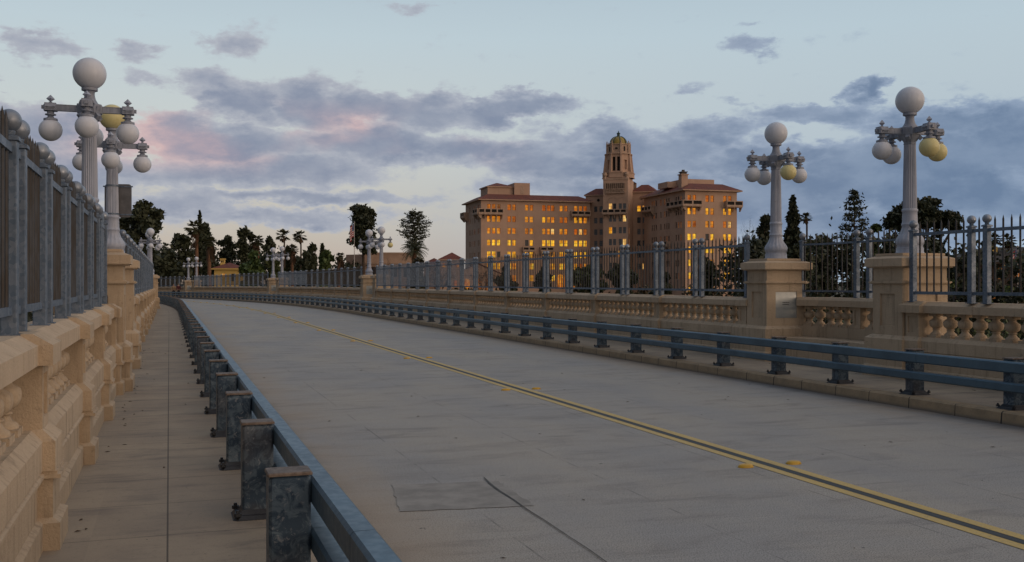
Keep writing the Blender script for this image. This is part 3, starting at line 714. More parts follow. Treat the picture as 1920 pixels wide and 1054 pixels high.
# ---------------------------------------------------------------- lookout bays between the lamps of a pair
def seg_frame(p, q_):
    d = Vector((q_[0]-p[0], q_[1]-p[1], 0)); return d.length, math.atan2(-d.x, d.y)
def bay(side, sa, sb, where):
    """sa, sb: lamp positions; the parapet bulges outwards between them"""
    bul = .62
    pts = [(sa+.33, WL+.43), (sa+.85, WL+bul), (sb-.85, WL+bul), (sb-.33, WL+.43)]
    P3 = [bp(s, side*w) for s, w in pts]
    g = thing('bay_parapet', 'tan concrete parapet of the lookout bay '+where, 'balustrade')
    fn = thing('bay_fence', 'short picket fence on the bay '+where, 'fence')
    sec = [((-.17,.0),(.17,.72),M['stone'],'plinth_wall'), ((-.22,1.14),(.22,1.26),M['stone_light'],'coping')]
    for (x0,z0),(x1,z1),m_,nm in sec:
        # offset polyline -> one mesh
        mb = MB(); ring = []
        for k, p in enumerate(P3):
            d0 = Vector(P3[k])-Vector(P3[k-1]) if k > 0 else None; d1 = Vector(P3[k+1])-Vector(P3[k]) if k < 3 else None
            n_ = Vector((0,0,0))
            for d in (d0, d1):
                if d is not None: d = d.normalized(); n_ += Vector((d.y, -d.x, 0))
            n_.normalize()
            kk = 1.0 if (d0 is None or d1 is None) else 1/max(.5, n_.dot(Vector((d1.normalized().y, -d1.normalized().x, 0))))
            n_ *= kk
            for xx, zz in ((x0,z0),(x1,z0),(x1,z1),(x0 if nm == 'plinth_wall' else x0,z1)): mb.v.append((p[0]+n_.x*xx, p[1]+n_.y*xx, p[2]+zz))
            if nm == 'coping':
                for xx, zz in ((x1-.05,z1+.055),(x0+.05,z1+.055)): mb.v.append((p[0]+n_.x*xx, p[1]+n_.y*xx, p[2]+zz))
        if nm == 'coping':
            order = [0,1,2,4,5,3]; N = 6
        else: order = [0,1,2,3]; N = 4
        for k in range(3):
            for i in range(N): a_, b_ = order[i], order[(i+1)%N]; mb.f.append((k*N+a_, k*N+b_, (k+1)*N+b_, (k+1)*N+a_))
        mb.f.append(tuple(order[::-1])); mb.f.append(tuple(3*N+i for i in order)); mb.m = [0]*len(mb.f)
        link(nm, fixn(mb.mesh(nm, m_)), g)
    bm_ = BALM if sa < 30 else BALF
    mid = ((P3[1][0]+P3[2][0])/2, (P3[1][1]+P3[2][1])/2, P3[1][2])
    for a_, b_, k in ((P3[0],P3[1],2),(P3[1],mid,4),(mid,P3[2],4),(P3[2],P3[3],2)):
        L, rz = seg_frame(a_, b_)
        tr = .17 if (a_ is mid or b_ is mid) else .05
        for i in range(k):
            t = (i+.5)/k; u = t*(1-2*tr/L*.5)+(tr/L if a_ is mid else 0)*.6
            link('baluster', bm_, g, (a_[0]+(b_[0]-a_[0])*u, a_[1]+(b_[1]-a_[1])*u, a_[2]), rz)
    pm = MB(); pm.box(-.13,.13,-.11,.11,.72,1.141)
    for zz in ((.722,.79),(1.08,1.14)): pm.box(-.15*1,-.13,-.11,.11,*zz); 
    pm.box(-.15,-.13,-.11,-.06,.79,1.08); pm.box(-.15,-.13,.06,.11,.79,1.08)
    L, rz = seg_frame(P3[1], P3[2]); link('pier', pm.mesh('bay_pier', M['stone']), g, mid, rz+(PI if side < 0 else 0))
    # fence: corner-to-corner rails and posts
    fp = [P3[0], P3[1], P3[2], P3[3]]
    def lerp(a_, b_, t): return tuple(a_[i]+(b_[i]-a_[i])*t for i in range(3))
    pl = [P3[0], lerp(P3[1],P3[2],.42), lerp(P3[1],P3[2],.58), P3[3]]
    for p in pl: q_ = link('post', FP, fn, p, rz); link('ball_finial', FB, q_)
    for nm, z in (('top_rail', 2.40), ('bottom_rail', 1.425)):
        mb = MB()
        for k in range(3):
            a_, b_ = P3[k], P3[k+1]; L, r_ = seg_frame(a_, b_)
            mb.box(-.019,.019,0,L,z,z+.04,0,Matrix.Translation(a_) @ Matrix.Rotation(r_, 4, 'Z'))
        link(nm, mb.mesh(nm, M['galv']), fn)
    for a_, b_, k in ((P3[0],P3[1],4),(P3[1],P3[2],15),(P3[2],P3[3],4)):
        for i in range(k):
            t = (i+.6)/k
            if k == 15 and .38 < t < .62 and not .48 < t < .52: continue
            link('picket', FK, fn, lerp(a_, b_, t))
    # curved bench
    bn = thing('bench', 'curved concrete bench inside the lookout bay '+where, 'bench')
    top, fr = [], []
    for i in range(17):
        t = i/16; s = sa+.48+(sb-sa-.96)*t; k = math.sin(PI*t)
        top.append((s, 6.30+.30*k)); fr.append((s, 6.36+.30*k))
    back = [(sb-.5, WL+.30), (sb-.9, WL+bul-.18), (sa+.9, WL+bul-.18), (sa+.5, WL+.30)]
    for nm, line_, z0, z1 in (('seat', top, .43, .50), ('support', fr, 0.0, .43)):
        poly = [bp(s, side*w)[:2] for s, w in line_+back]; zz = bz(sa)
        mb = MB(); mb.prism(poly, z0+zz, z1+zz); link(nm, fixn(mb.mesh(nm, M['stone_light' if nm == 'seat' else 'stone'])), bn)
    # floor of the bay
    mb = MB(); mb.prism([bp(s, side*w)[:2] for s, w in ((sa-.6,6.99),(sb+.6,6.99),(sb-.3,7.5),(sa+.3,7.5))], -.9+bz(sa), -.004+bz(sa))
    structure('bay_floor', fixn(mb.mesh('bay_floor', M['stone'])))
bay(1, 14.12, 18.16, 'between the two near right lamps')
bay(1, 59.53, 63.03, 'between the lamp pair before the civic building')
bay(1, 93.26, 96.84, 'between the far lamp pair under the slim palms')
bay(1, 129.82, 133.54, 'between the farthest lamp pair')
bay(-1, 16.4, 20.5, 'between the two near left lamps')
bay(-1, 66.2, 70.2, 'between the distant left lamps')

# ---------------------------------------------------------------- traffic sign seen from behind, strapped to the second left lamp
lp = at(20.5, -6.56, 0)
sg = thing('traffic_sign', 'grey back of a rounded traffic sign strapped to the lamp with the yellow top globe', 'sign', (lp[0], lp[1], 0), R(8))
poly = []
for cx_, cz_, a0 in ((.19,.26,0),(-.19,.26,90),(-.19,-.26,180),(.19,-.26,270)):
    for k in range(6): a = R(a0+k*18); poly.append((cx_+.06*math.cos(a)+.075, cz_+.06*math.sin(a)))
mb = MB(); mb.prism(poly, 0, .004, 0, Matrix.Translation((0,.135,3.2)) @ Matrix.Rotation(PI/2, 4, 'X')); link('panel', mb.mesh('sign_panel', M['signback']), sg)
mb = MB()
for z in (2.92, 3.46): mb.lathe([(.119,z),(.119,z+.03)], 24); mb.box(-.2,.35,.117,.13,z,z+.025)
link('strap', mb.mesh('sign_strap', M['galv']), sg)

# ---------------------------------------------------------------- raised yellow road markers
mb = MB(); mb.lathe([(.075,0),(.073,.010),(.060,.026),(.035,.032),(.002,.033)], 14); 
for i, v in enumerate(mb.v): mb.v[i] = (v[0]*1.1, v[1]*.8, v[2])
MK = mb.mesh('road_marker', M['marker'], True, 50)
for k in range(-1, 20):
    s = 8.35+7.25*k
    for sd_, tx in ((-1,'left'),(1,'right')):
        o = link('road_marker', MK, None, at(s, sd_*.27, -.16), -head(s))
        o.scale = (1.0, 1.0, 1.0)
        nm = {0:'nearest',1:'second nearest',2:'third nearest'}.get(k)
        if nm: tag(o, '%s raised yellow road marker just %s of the double yellow line' % (nm, tx), 'road marker', 'raised yellow markers along the centre line')
        else: tag(o, 'small raised yellow marker on the %s side of the centre line, out along the bridge' % tx, 'road marker', 'raised yellow markers along the centre line')

# litter on the walk
rnd = random.Random(11)
mb = MB()
for i in range(130):
    if i < 45: s, w = rnd.uniform(3, 26), -(6.1-abs(rnd.gauss(0,.12)))
    elif i < 75: s, w = rnd.uniform(9, 30), 6.08-abs(rnd.gauss(0,.10))
    elif i < 90: s, w = rnd.uniform(4, 30), rnd.uniform(-6, -5.2)
    else: s, w = rnd.uniform(4, 26), rnd.uniform(-4, 4.2)
    x, y, z = bp(s, w); z -= .16 if abs(w) < 4.3 else 0; a = rnd.uniform(0, PI); L = rnd.uniform(.012,.035)
    Mx = Matrix.Translation((x,y,z+.003)) @ Matrix.Rotation(a, 4, 'Z')
    mb.add([(-L,0,0),(0,-L*.4,.004),(L,0,.001),(0,L*.4,.008)], [(0,1,2,3)], 0, Mx)
tag(link('fallen_leaves', mb.mesh('fallen_leaves', M['litter'])), 'scattered dry leaf litter along the foot of the balustrades', 'leaf litter', kind='stuff')

# ---------------------------------------------------------------- terrain
def gz(x, y):
    t = -math.sin(TH)*0+(x*math.sin(TH)+y*math.cos(TH))
    k = min(1, max(0, (t-45)/90.)); k = k*k*(3-2*k)
    return -24+k*21.0
def groundm(T, b):
    n = T.noise(geo(T), .12, 6, .6); n2 = T.noise(geo(T), 2., 4, .6)
    c = T.mix(T.mr(n, .35, .65), (.035,.045,.018,1), (.11,.085,.05,1)); c = T.mix(T.mr(n2, .4, .7, 0, .5), c, (.03,.03,.015,1))
    T.put(b.inputs['Base Color'], c); b.inputs['Roughness'].default_value = .95
M['ground'] = mat('dry_grass_hillside', groundm)
xs = [-2500,-1500,-900,-600]+[-450+25*i for i in range(37)]+[600,900,1500,2500]
ys = [-1500,-700,-300]+[-150+20*i for i in range(32)]+[600,900,1500,2500,4000]
mb = MB()
for y in ys:
    for x in xs: mb.v.append((x, y, gz(x, y)+ (math.sin(x*.05)+math.sin(y*.07))*.35))
nx = len(xs)
for j in range(len(ys)-1):
    for i in range(nx-1): mb.f.append((j*nx+i, j*nx+i+1, (j+1)*nx+i+1, (j+1)*nx+i)); mb.m.append(0)
structure('ground', mb.mesh('ground', M['ground'], True))

# ---------------------------------------------------------------- building materials
def stucco(name, c1, c2, scale=.25):
    def f(T, b):
        n = T.noise(geo(T), scale, 5, .6); n2 = T.noise(T.scale(geo(T), (1.2,1.2,.12)), 1.0, 4, .6); g = T.noise(geo(T), 6, 3, .6)
        c = T.mix(T.mr(n, .35, .65), c1, c2); c = T.mix(T.mr(n2, .5, .8, 0, .3), c, tuple(x*.6 for x in c2[:3])+(1,))
        z = T.node('ShaderNodeSeparateXYZ'); T.l.new(geo(T), z.inputs[0])
        c = T.mix(T.math('MULTIPLY', line(T, z.outputs[2], 3.3, .06, .6), .15), c, tuple(x*.5 for x in c2[:3])+(1,))
        c = T.mix(T.mr(g, .5, .8, 0, .12), c, tuple(x*.5 for x in c2[:3])+(1,))
        T.put(b.inputs['Base Color'], c); b.inputs['Roughness'].default_value = .9
    return mat(name, f)
M['stucco'] = stucco('pinkish_tan_stucco', (.48,.325,.24,1), (.42,.28,.205,1))
M['stucco2'] = stucco('pale_brick_facing', (.44,.30,.22,1), (.36,.24,.175,1), .6)
M['trim'] = stucco('carved_stone_trim', (.46,.33,.25,1), (.36,.25,.185,1), 1.5)
M['ystucco'] = stucco('yellow_stucco', (.62,.42,.13,1), (.55,.37,.11,1))
def tiles(T, b):
    u = uvnode(T); n = T.noise(geo(T), .8, 5, .7); n2 = T.noise(geo(T), 5, 2, .6)
    c = T.mix(T.mr(n, .35, .65), (.16,.04,.025,1), (.10,.028,.02,1)); c = T.mix(T.mr(n2, .45, .7, 0, .6), c, (.21,.08,.045,1))
    T.put(b.inputs['Base Color'], c); b.inputs['Roughness'].default_value = .8
    wv = T.node('ShaderNodeTexWave'); T.put(wv.inputs['Vector'], objc(T)); wv.inputs['Scale'].default_value = 1.1; wv.inputs['Distortion'].default_value = .5
    bump(T, b, wv.outputs[0], .6, .08)
M['tile'] = mat('red_clay_roof_tiles', tiles)
def dometile(T, b):
    v = T.node('ShaderNodeTexVoronoi'); T.put(v.inputs['Vector'], T.scale(objc(T), (1,1,1.3))); v.inputs['Scale'].default_value = 2.6
    w = T.node('ShaderNodeTexWave'); w.bands_direction = 'Z'; T.put(w.inputs['Vector'], objc(T)); w.inputs['Scale'].default_value = .9; w.inputs['Distortion'].default_value = 1.5
    c = T.mix(T.mr(w.outputs[1] if len(w.outputs) > 1 else w.outputs[0], .3, .6), (.42,.27,.02,1), (.09,.10,.04,1))
    T.put(b.inputs['Base Color'], c); b.inputs['Roughness'].default_value = .4
M['dome'] = mat('yellow_and_green_glazed_tiles', dometile)
M['copper'] = plain('green_patina_copper', (.03,.07,.065,1), .5, .2)
M['dglass'] = plain('dark_unlit_window_glass', (.02,.022,.028,1), .12)
M['gglass'] = plain('curtained_grey_window', (.16,.17,.18,1), .2)
M['wframe'] = plain('dark_window_frame', (.05,.038,.03,1), .6)
M['hole'] = plain('painted_opening_shade', (.012,.010,.009,1), .9)  # near-black surfaces paint the shade inside openings and behind balcony parapets
M['darkroof'] = plain('dark_brown_shingles', (.05,.045,.045,1), .85)
M['timber'] = plain('dark_brown_timber', (.055,.035,.025,1), .8)
def litm(col, e):
    def f(T, b):
        p = geo(T); r = orand(T)
        cb = T.node('ShaderNodeCombineXYZ'); T.put(cb.inputs[0], T.math('MULTIPLY', r, 57.)); 
        n = T.noise(T.vmath('ADD', T.scale(p, (2.2,2.2,.35)), cb.outputs[0]), 1.0, 3, .6)
        n2 = T.noise(T.vmath('ADD', p, cb.outputs[0]), .9, 2, .5)
        b.inputs['Base Color'].default_value = (.03,.015,.008,1); b.inputs['Roughness'].default_value = .5; b.inputs['Specular IOR Level'].default_value = .15
        T.put(b.inputs['Emission Color'], T.mix(T.mr(n2, .35, .65), col, (col[0]*.85, col[1]*.55, col[2]*.35, 1)))
        T.put(b.inputs['Emission Strength'], T.math('MULTIPLY', T.mr(n, .3, .7, .45, 1.15), e))
    return mat('lit_window_%d' % int(e*100+col[1]*1000), f)
M['lit'] = [litm((.62,.19,.022,1), .75), litm((.85,.34,.035,1), .85), litm((.95,.47,.035,1), .95), litm((1.,.60,.05,1), 1.1), litm((1.,.66,.22,1), .9), litm((.34,.13,.035,1), .6)]

def wall_holes(mb, a0, a1, z0, z1, holes, Mx, mi=0, depth=.22):
    """wall in local x-z plane facing -y with real openings; reveals run to +y"""
    xs_ = sorted(set([a0, a1]+[h[0] for h in holes]+[h[1] for h in holes])); zs_ = sorted(set([z0, z1]+[h[2] for h in holes]+[h[3] for h in holes]))
    xs_ = [x for x in xs_ if a0 <= x <= a1]; zs_ = [z for z in zs_ if z0 <= z <= z1]
    for i in range(len(xs_)-1):
        xm = (xs_[i]+xs_[i+1])/2
        run_ = None
        for j in range(len(zs_)-1):
            zm = (zs_[j]+zs_[j+1])/2
            if any(h[0] < xm < h[1] and h[2] < zm < h[3] for h in holes):
                if run_ is not None: mb.add([(xs_[i],0,run_),(xs_[i+1],0,run_),(xs_[i+1],0,zs_[j]),(xs_[i],0,zs_[j])], [(0,1,2,3)], mi, Mx); run_ = None
            elif run_ is None: run_ = zs_[j]
        if run_ is not None: mb.add([(xs_[i],0,run_),(xs_[i+1],0,run_),(xs_[i+1],0,z1),(xs_[i],0,z1)], [(0,1,2,3)], mi, Mx)
    for (x0,x1,h0,h1) in [h[:4] for h in holes]:
        mb.add([(x0,0,h0),(x1,0,h0),(x1,0,h1),(x0,0,h1),(x0,depth,h0),(x1,depth,h0),(x1,depth,h1),(x0,depth,h1)],
               [(0,1,5,4),(3,7,6,2),(0,4,7,3),(1,2,6,5)], mi, Mx)
WIN = {}
def window(parent, Mx, x0, x1, z0, z1, mt, d=.2, muntin=True):
    w, h = round(x1-x0, 2), round(z1-z0, 2); key = (w, h, mt.name, d)
    if key not in WIN:
        m = MB(); m.add([(-w/2,d,0),(w/2,d,0),(w/2,d,h),(-w/2,d,h)], [(0,1,2,3)]); t = .05
        m.box(-w/2,-w/2+t,d-.05,d-.005,0,h,1); m.box(w/2-t,w/2,d-.05,d-.005,0,h,1)
        m.box(-w/2+t,w/2-t,d-.05,d-.005,0,t,1); m.box(-w/2+t,w/2-t,d-.05,d-.005,h-t,h,1)
        if muntin: m.box(-w/2+t,w/2-t,d-.04,d-.008,h*.5-.02,h*.5+.03,1); 
        WIN[key] = m.mesh('window', [mt, M['wframe']])
    o = link('window', WIN[key], parent); o.matrix_local = Mx @ Matrix.Translation(((x0+x1)/2, 0, z0)); return o
def frameM(x, y, ang): return Matrix.Translation((x, y, 0)) @ Matrix.Rotation(R(ang), 4, 'Z')
def balcony(parent, Mx, a0, a1, z, d=1.3, h=1.05, n=None, brackets=True):
    m = MB(); m.box(a0,a1,-d,0,z-.28,z,0,Mx); m.box(a0+.1,a1-.1,-d+.12,0,z-.45,z-.28,0,Mx)
    n = n or max(2, int(round((a1-a0)/1.9)))
    m.box(a0,a1,-d,-d+.16,z,z+.2,0,Mx); m.box(a0,a1,-d,-d+.16,z+h-.22,z+h,0,Mx)
    for i in range(n+1):
        x = a0+(a1-a0)*i/n; m.box(max(a0,x-.18),min(a1,x+.18),-d,-d+.16,z+.2,z+h-.22,0,Mx)
    for x in (a0, a1-.16): m.box(x,x+.16,-d+.16,0,z,z+h,0,Mx)
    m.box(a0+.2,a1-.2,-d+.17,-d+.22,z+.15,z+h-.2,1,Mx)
    if brackets:
        for i in range(n+1):
            x = a0+.25+(a1-a0-.5)*i/n
            m.frus(x-.13,x+.13,-.3,0,z-1.5,x-.13,x+.13,-d+.15,0,z-.45,0,Mx)
    return link('balcony', m.mesh('balcony', [M['trim'], M['hole']]), parent)
def hiproof(m, a0, a1, b0, b1, z, h, ov=.9, ridge=None, Mx=None, mi=0):
    a0-=ov; a1+=ov; b0-=ov; b1+=ov; r = ridge if ridge is not None else min(a1-a0, b1-b0)/2
    m.frus(a0,a1,b0,b1,z,a0+r,a1-r,b0+r,b1-r,z+h,mi,Mx); m.box(a0+.02,a1-.02,b0+.02,b1-.02,z-.28,z-.001,mi+1 if mi == 0 else mi,Mx)

# ---------------------------------------------------------------- the hotel
rnd = random.Random(7)
HOT = thing('hotel', 'large tan stucco hotel with red tile roofs, a domed bell tower and lit orange windows', 'building', (0, 0, 0))
A = frameM(-8.6, 276, 16); Bm = frameM(22.1, 285, -17); Cw = frameM(44.5, 256, 16.5)
ZL = [22.75-3.3*i-.9 for i in range(8)]     # window sill heights, left wing
wcount = [0]; extra = []
def lit_for(row, mode):
    r = rnd.random()
    if mode == 'front':
        if row in (3, 4): return M['lit'][3] if r < .6 else M['lit'][2] if r < .9 else M['dglass']
        if row == 0: return M['lit'][0] if r < .75 else M['lit'][1] if r < .9 else M['lit'][5]
        if row == 1: return M['lit'][2] if r < .4 else M['lit'][1] if r < .8 else M['lit'][0]
        if row == 2: return M['lit'][1] if r < .5 else M['lit'][0] if r < .85 else M['lit'][4]
        return M['lit'][2] if r < .55 else M['lit'][3] if r < .8 else M['dglass']
    if mode == 'mid':
        return M['gglass'] if r < .5 else M['dglass'] if r < .8 else M['lit'][4] if r < .93 else M['lit'][2]
    if mode == 'side': return M['dglass'] if r < .8 else M['lit'][5]
def facade(Mx, a0, a1, zb, zt, cols, zrow, w, h, mode, matn='stucco', name='wall', extra_holes=(), depth=.22):
    holes = []; wins = []
    for r_, z in enumerate(zrow):
        if z < zb: continue
        for c in cols:
            x0, x1 = c-w/2, c+w/2; holes.append((x0,x1,z,z+h)); wins.append((x0,x1,z,z+h,r_))
    m = MB(); wall_holes(m, a0, a1, zb, zt, holes+list(extra_holes), Mx, 0, depth)
    sill = MB()
    link(name, m.mesh(name, M[matn]), HOT)
    for (x0,x1,z0,z1,r_) in wins:
        mt = lit_for(r_, mode)
        if wcount[0] < 100 and (mode != 'side'):
            window(HOT, Mx, x0, x1, z0, z1, mt); wcount[0] += 1
        else: extra.append((Mx, x0, x1, z0, z1, mt))
    return holes
def cols_px(Mx, pxs):
    inv = Mx.inverted(); res = []
    for p in pxs:
        k = (p-960)/1867.   # direction measured in the photograph; intersect with the wall plane y'=0
        o = inv @ Vector((0,0,0)); d = inv.to_3x3() @ Vector((k, 1, 0)); t = -o.y/d.y; res.append((o+d*t).x)
    return res
ZB = -4.
def body(Mx, a0, a1, b0, b1, zt, sides='LRB', matn='stucco', name='wall'):
    m = MB()
    f = []
    if 'L' in sides: m.add([(a0,b0,ZB),(a0,b1,ZB),(a0,b1,zt),(a0,b0,zt)], [(3,2,1,0)], 0, Mx)
    if 'R' in sides: m.add([(a1,b0,ZB),(a1,b1,ZB),(a1,b1,zt),(a1,b0,zt)], [(0,1,2,3)], 0, Mx)
    if 'B' in sides: m.add([(a0,b1,ZB),(a1,b1,ZB),(a1,b1,zt),(a0,b1,zt)], [(3,2,1,0)], 0, Mx)
    if 'T' in sides: m.add([(a0,b0,zt),(a1,b0,zt),(a1,b1,zt),(a0,b1,zt)], [(0,1,2,3)], 0, Mx)
    link(name, m.mesh(name, M[matn]), HOT)
def sideM(Mx, a, b0, flip=False):   # a frame whose -y is the local -x (left) or +x (right) side
    return Mx @ Matrix.Translation((a, b0, 0)) @ Matrix.Rotation(-PI/2 if not flip else PI/2, 4, 'Z')
# left wing
ca = cols_px(A, [916.6,925.8,935,954.8,963.7,987.6,996.5,1019.8,1028.8,1036.5,1052.4,1061,1079.8,1088.7,1097.4])
AE = 32.2
# right wing front first (it shows largest), then left wing, then middle
cc = cols_px(Cw, [1292.5,1301.9,1325.9,1335.3,1359,1368.4])
ZR = [23.4-3.33*i-.85 for i in range(8)]
CE = 14.9
facade(Cw, 0, CE, ZB, 25.3, cc, ZR, .95, 1.7, 'front')
facade(A, 0, AE, ZB, 24.5, ca, ZL[:5], .98, 1.65, 'front', name='wall')
# middle block facing left of the viewer
cm1 = cols_px(Bm @ Matrix.Translation((0,2,0)), [1117,1127])
MM = Bm @ Matrix.Translation((0,2,0))
facade(MM, -1.5, 5.3, ZB, 26.6, cm1, [z+.1 for z in ZL[:6]], .95, 1.6, 'mid')
TWm = Bm @ Matrix.Translation((0,-5,0))
ct = cols_px(TWm, [1144.5,1152.3,1163,1171])
facade(TWm, 5.1, 12.1, ZB, 30.6, ct, [z+.1 for z in ZL[:6]], .9, 1.75, 'mid')
MR = Bm @ Matrix.Translation((0,3,0))
cm2 = cols_px(MR, [1198,1208])
facade(MR, 12.1, 18.3, ZB, 27.3, cm2, [z+.1 for z in ZL[:6]], .95, 1.6, 'mid')
# side faces
SL = sideM(A, 0, 18.5); facade(SL, 0, 18.5, ZB, 24.5, [18.5-x for x in (2.2,3.1,7.0,7.9,10.2,12.6,13.5)], ZL[:6], .62, 1.5, 'side')
SC_ = sideM(Cw, 0, 25.5); facade(SC_, 0, 25.5, ZB, 25.3, [25.5-x for x in (2.4,3.8,5.2,9.6,10.9,12.2,14.6,17.6,18.9,20.2)], ZR[:7], .72, 1.55, 'side')
ST = sideM(TWm, 12.1, 0, True); facade(ST, 0, 9, ZB, 30.6, [2.0], [z+.1 for z in ZL[:6]], .8, 1.7, 'mid')
body(A, 0, AE, 0, 18.5, 24.5, 'RBT'); body(Cw, 0, CE, 0, 25.5, 25.3, 'RBT'); body(TWm, 5.1, 12.1, 0, 14, 30.6, 'LBT')
body(MM, -1.5, 5.3, 0, 14, 26.6, 'LBT'); body(MR, 12.1, 18.3, 0, 14, 27.3, 'RBT')
# arched ground-floor openings and upper ground windows of the left wing (below the fence line)
mb = MB(); em = MB(); 
for x in cols_px(A, [986,1018,1050.5,1063,1078]):
    for q_ in range(7): pass
    poly = [(-.75,0),(.75,0),(.75,3.1)]+[(.75*math.cos(a_), 3.1+.75*math.sin(a_)) for a_ in [PI*k/8 for k in range(1,8)]]+[(-.75,3.1)]
    Mx = A @ Matrix.Translation((x,-.03,.2)) @ Matrix.Rotation(PI/2, 4, 'X')
    o = MB(); o.prism(poly, -.02, .02, 0, Mx); 
    for dx in (-.25,.25): o.box(dx-.03,dx+.03,0,3.7,.021,.05,1,Mx)
    for zz in (1.2,2.2,3.1): o.box(-.73,.73,zz-.03,zz+.03,.021,.05,1,Mx)
    link('arched_window', o.mesh('arched_window', [M['lit'][1], M['wframe']]), HOT)
# left wing lower floor rows
for r_, z in enumerate(ZL[5:7]):
    for i, x in enumerate(ca):
        mt = M['lit'][rnd.choice((1,2,0,3))] if r_ == 0 or rnd.random() < .5 else M['dglass']
        extra.append((A @ Matrix.Translation((0,-.24,0)), x-.49, x+.49, z, z+1.65, mt))
# remaining windows as one part
mts = M['lit']+[M['dglass'], M['gglass'], M['wframe']]; m = MB()
for (Mx, x0, x1, z0, z1, mt) in extra:
    i = [k.name for k in mts].index(mt.name)
    m.add([(x0,.2,z0),(x1,.2,z0),(x1,.2,z1),(x0,.2,z1)], [(0,1,2,3)], i, Mx); m.box(x0,x1,.14,.19,(z0+z1)/2-.03,(z0+z1)/2+.03,len(mts)-1,Mx)
    m.box((x0+x1)/2-.02,(x0+x1)/2+.02,.15,.19,z0,z1,len(mts)-1,Mx)
o = link('window', m.mesh('remaining_windows', mts), HOT); o['kind'] = 'stuff'
# roofs
m = MB(); hiproof(m, 0, AE, 0, 18.5, 24.78, 1.7, 1.0, 3.6, A); link('roof', m.mesh('roof', [M['tile'], M['stucco']]), HOT)
m = MB(); hiproof(m, 0, CE, 0, 25.5, 25.58, 1.9, 1.1, 3.8, Cw); link('roof', m.mesh('roof', [M['tile'], M['stucco']]), HOT)
m = MB(); hiproof(m, -1.5, 5.3, 0, 14, 26.88, 2.0, .45, 2.9, MM); link('roof', m.mesh('roof', [M['tile'], M['stucco']]), HOT)
m = MB(); hiproof(m, 12.1, 18.3, 0, 14, 27.58, 2.1, .5, 2.6, MR); link('roof', m.mesh('roof', [M['tile'], M['stucco']]), HOT)
# penthouses
m = MB(); m.box(3.2,10.6,5,13,26.3,28.7,0,A); link('penthouse', m.mesh('penthouse', M['stucco']), HOT)
m = MB(); hiproof(m, 3.2, 10.6, 5, 13, 28.95, 1.3, .4, 3.9, A); link('roof', m.mesh('roof', [M['tile'], M['stucco']]), HOT)
m = MB(); m.box(10.8,15.4,4,11,26.3,30.0,0,A); m.box(12.6,13.7,3.96,4.0,26.9,29.2,1,A); link('roof_house', m.mesh('roof_house', [M['stucco'], M['trim']]), HOT)
m = MB(); m.box(2.5,11.5,6,14,27.2,29.0,0,Cw); m.box(-.2,5.0,10,16,27.0,28.6,0,Cw); link('penthouse', m.mesh('penthouse', M['stucco']), HOT)
m = MB(); m.box(.1,1.9,2.2,4.0,25.8,29.6,0,Cw); m.box(-.1,2.1,2.0,4.2,29.6,29.85,0,Cw); m.box(.3,1.7,2.4,3.8,29.85,30.3,1,Cw); m.box(.1,1.9,2.2,4.0,30.3,30.5,1,Cw)
m.box(.7,1.3,2.8,3.4,30.5,31.0,1,Cw); link('chimney', m.mesh('chimney', [M['stucco'], M['wframe']]), HOT)
# balconies
balcony(HOT, A, -1.0, 6.1, 20.9, 1.4, 1.25, 4); balcony(HOT, A, 26.2, 32.0, 20.9, 1.2, 1.1, 3); balcony(HOT, A, 11.9, 15.4, 10.65, 1.1, 1.0, 2); balcony(HOT, A, 17.0, 20.9, 10.65, 1.1, 1.0, 2)
balcony(HOT, SL, 14.0, 19.6, 20.9, 1.4, 1.25, 2); balcony(HOT, SL, -1.2, 3.6, 20.9, 1.4, 1.25, 2)
balcony(HOT, Cw, -1.2, 4.2, 21.6, 1.4, 1.25, 2); balcony(HOT, Cw, 11.2, 15.9, 21.6, 1.4, 1.25, 2)
balcony(HOT, SC_, 17.0, 26.6, 21.6, 1.4, 1.25, 4); balcony(HOT, SC_, .8, 7.0, 21.6, 1.3, 1.2, 3); balcony(HOT, SC_, 10.5, 17., 11.6, 1.2, 1.1, 3)
balcony(HOT, TWm, 5.0, 11.9, 21.0, 1.2, 1.1, 4)
# blind arches and round windows near the tops
m = MB()
for x0_, x1_ in ((ct[0]-.7, ct[1]+.7), (ct[2]-.7, ct[3]+.7)):
    cx_, r_ = (x0_+x1_)/2, (x1_-x0_)/2
    for k in range(14):
        a0, a1 = PI*k/14, PI*(k+1)/14
        for rr in ((r_, r_+.16),):
            m.add([(cx_+rr[0]*math.cos(a0),-.1,24.2+rr[0]*math.sin(a0)*.9),(cx_+rr[1]*math.cos(a0),-.1,24.2+rr[1]*math.sin(a0)*.9),(cx_+rr[1]*math.cos(a1),-.1,24.2+rr[1]*math.sin(a1)*.9),(cx_+rr[0]*math.cos(a1),-.1,24.2+rr[0]*math.sin(a1)*.9),
                   (cx_+rr[0]*math.cos(a0),0,24.2+rr[0]*math.sin(a0)*.9),(cx_+rr[1]*math.cos(a0),0,24.2+rr[1]*math.sin(a0)*.9),(cx_+rr[1]*math.cos(a1),0,24.2+rr[1]*math.sin(a1)*.9),(cx_+rr[0]*math.cos(a1),0,24.2+rr[0]*math.sin(a1)*.9)],
                  [(0,1,2,3),(0,3,7,4),(1,5,6,2)], 0, TWm)
link('blind_arches', m.mesh('blind_arches', M['trim']), HOT)
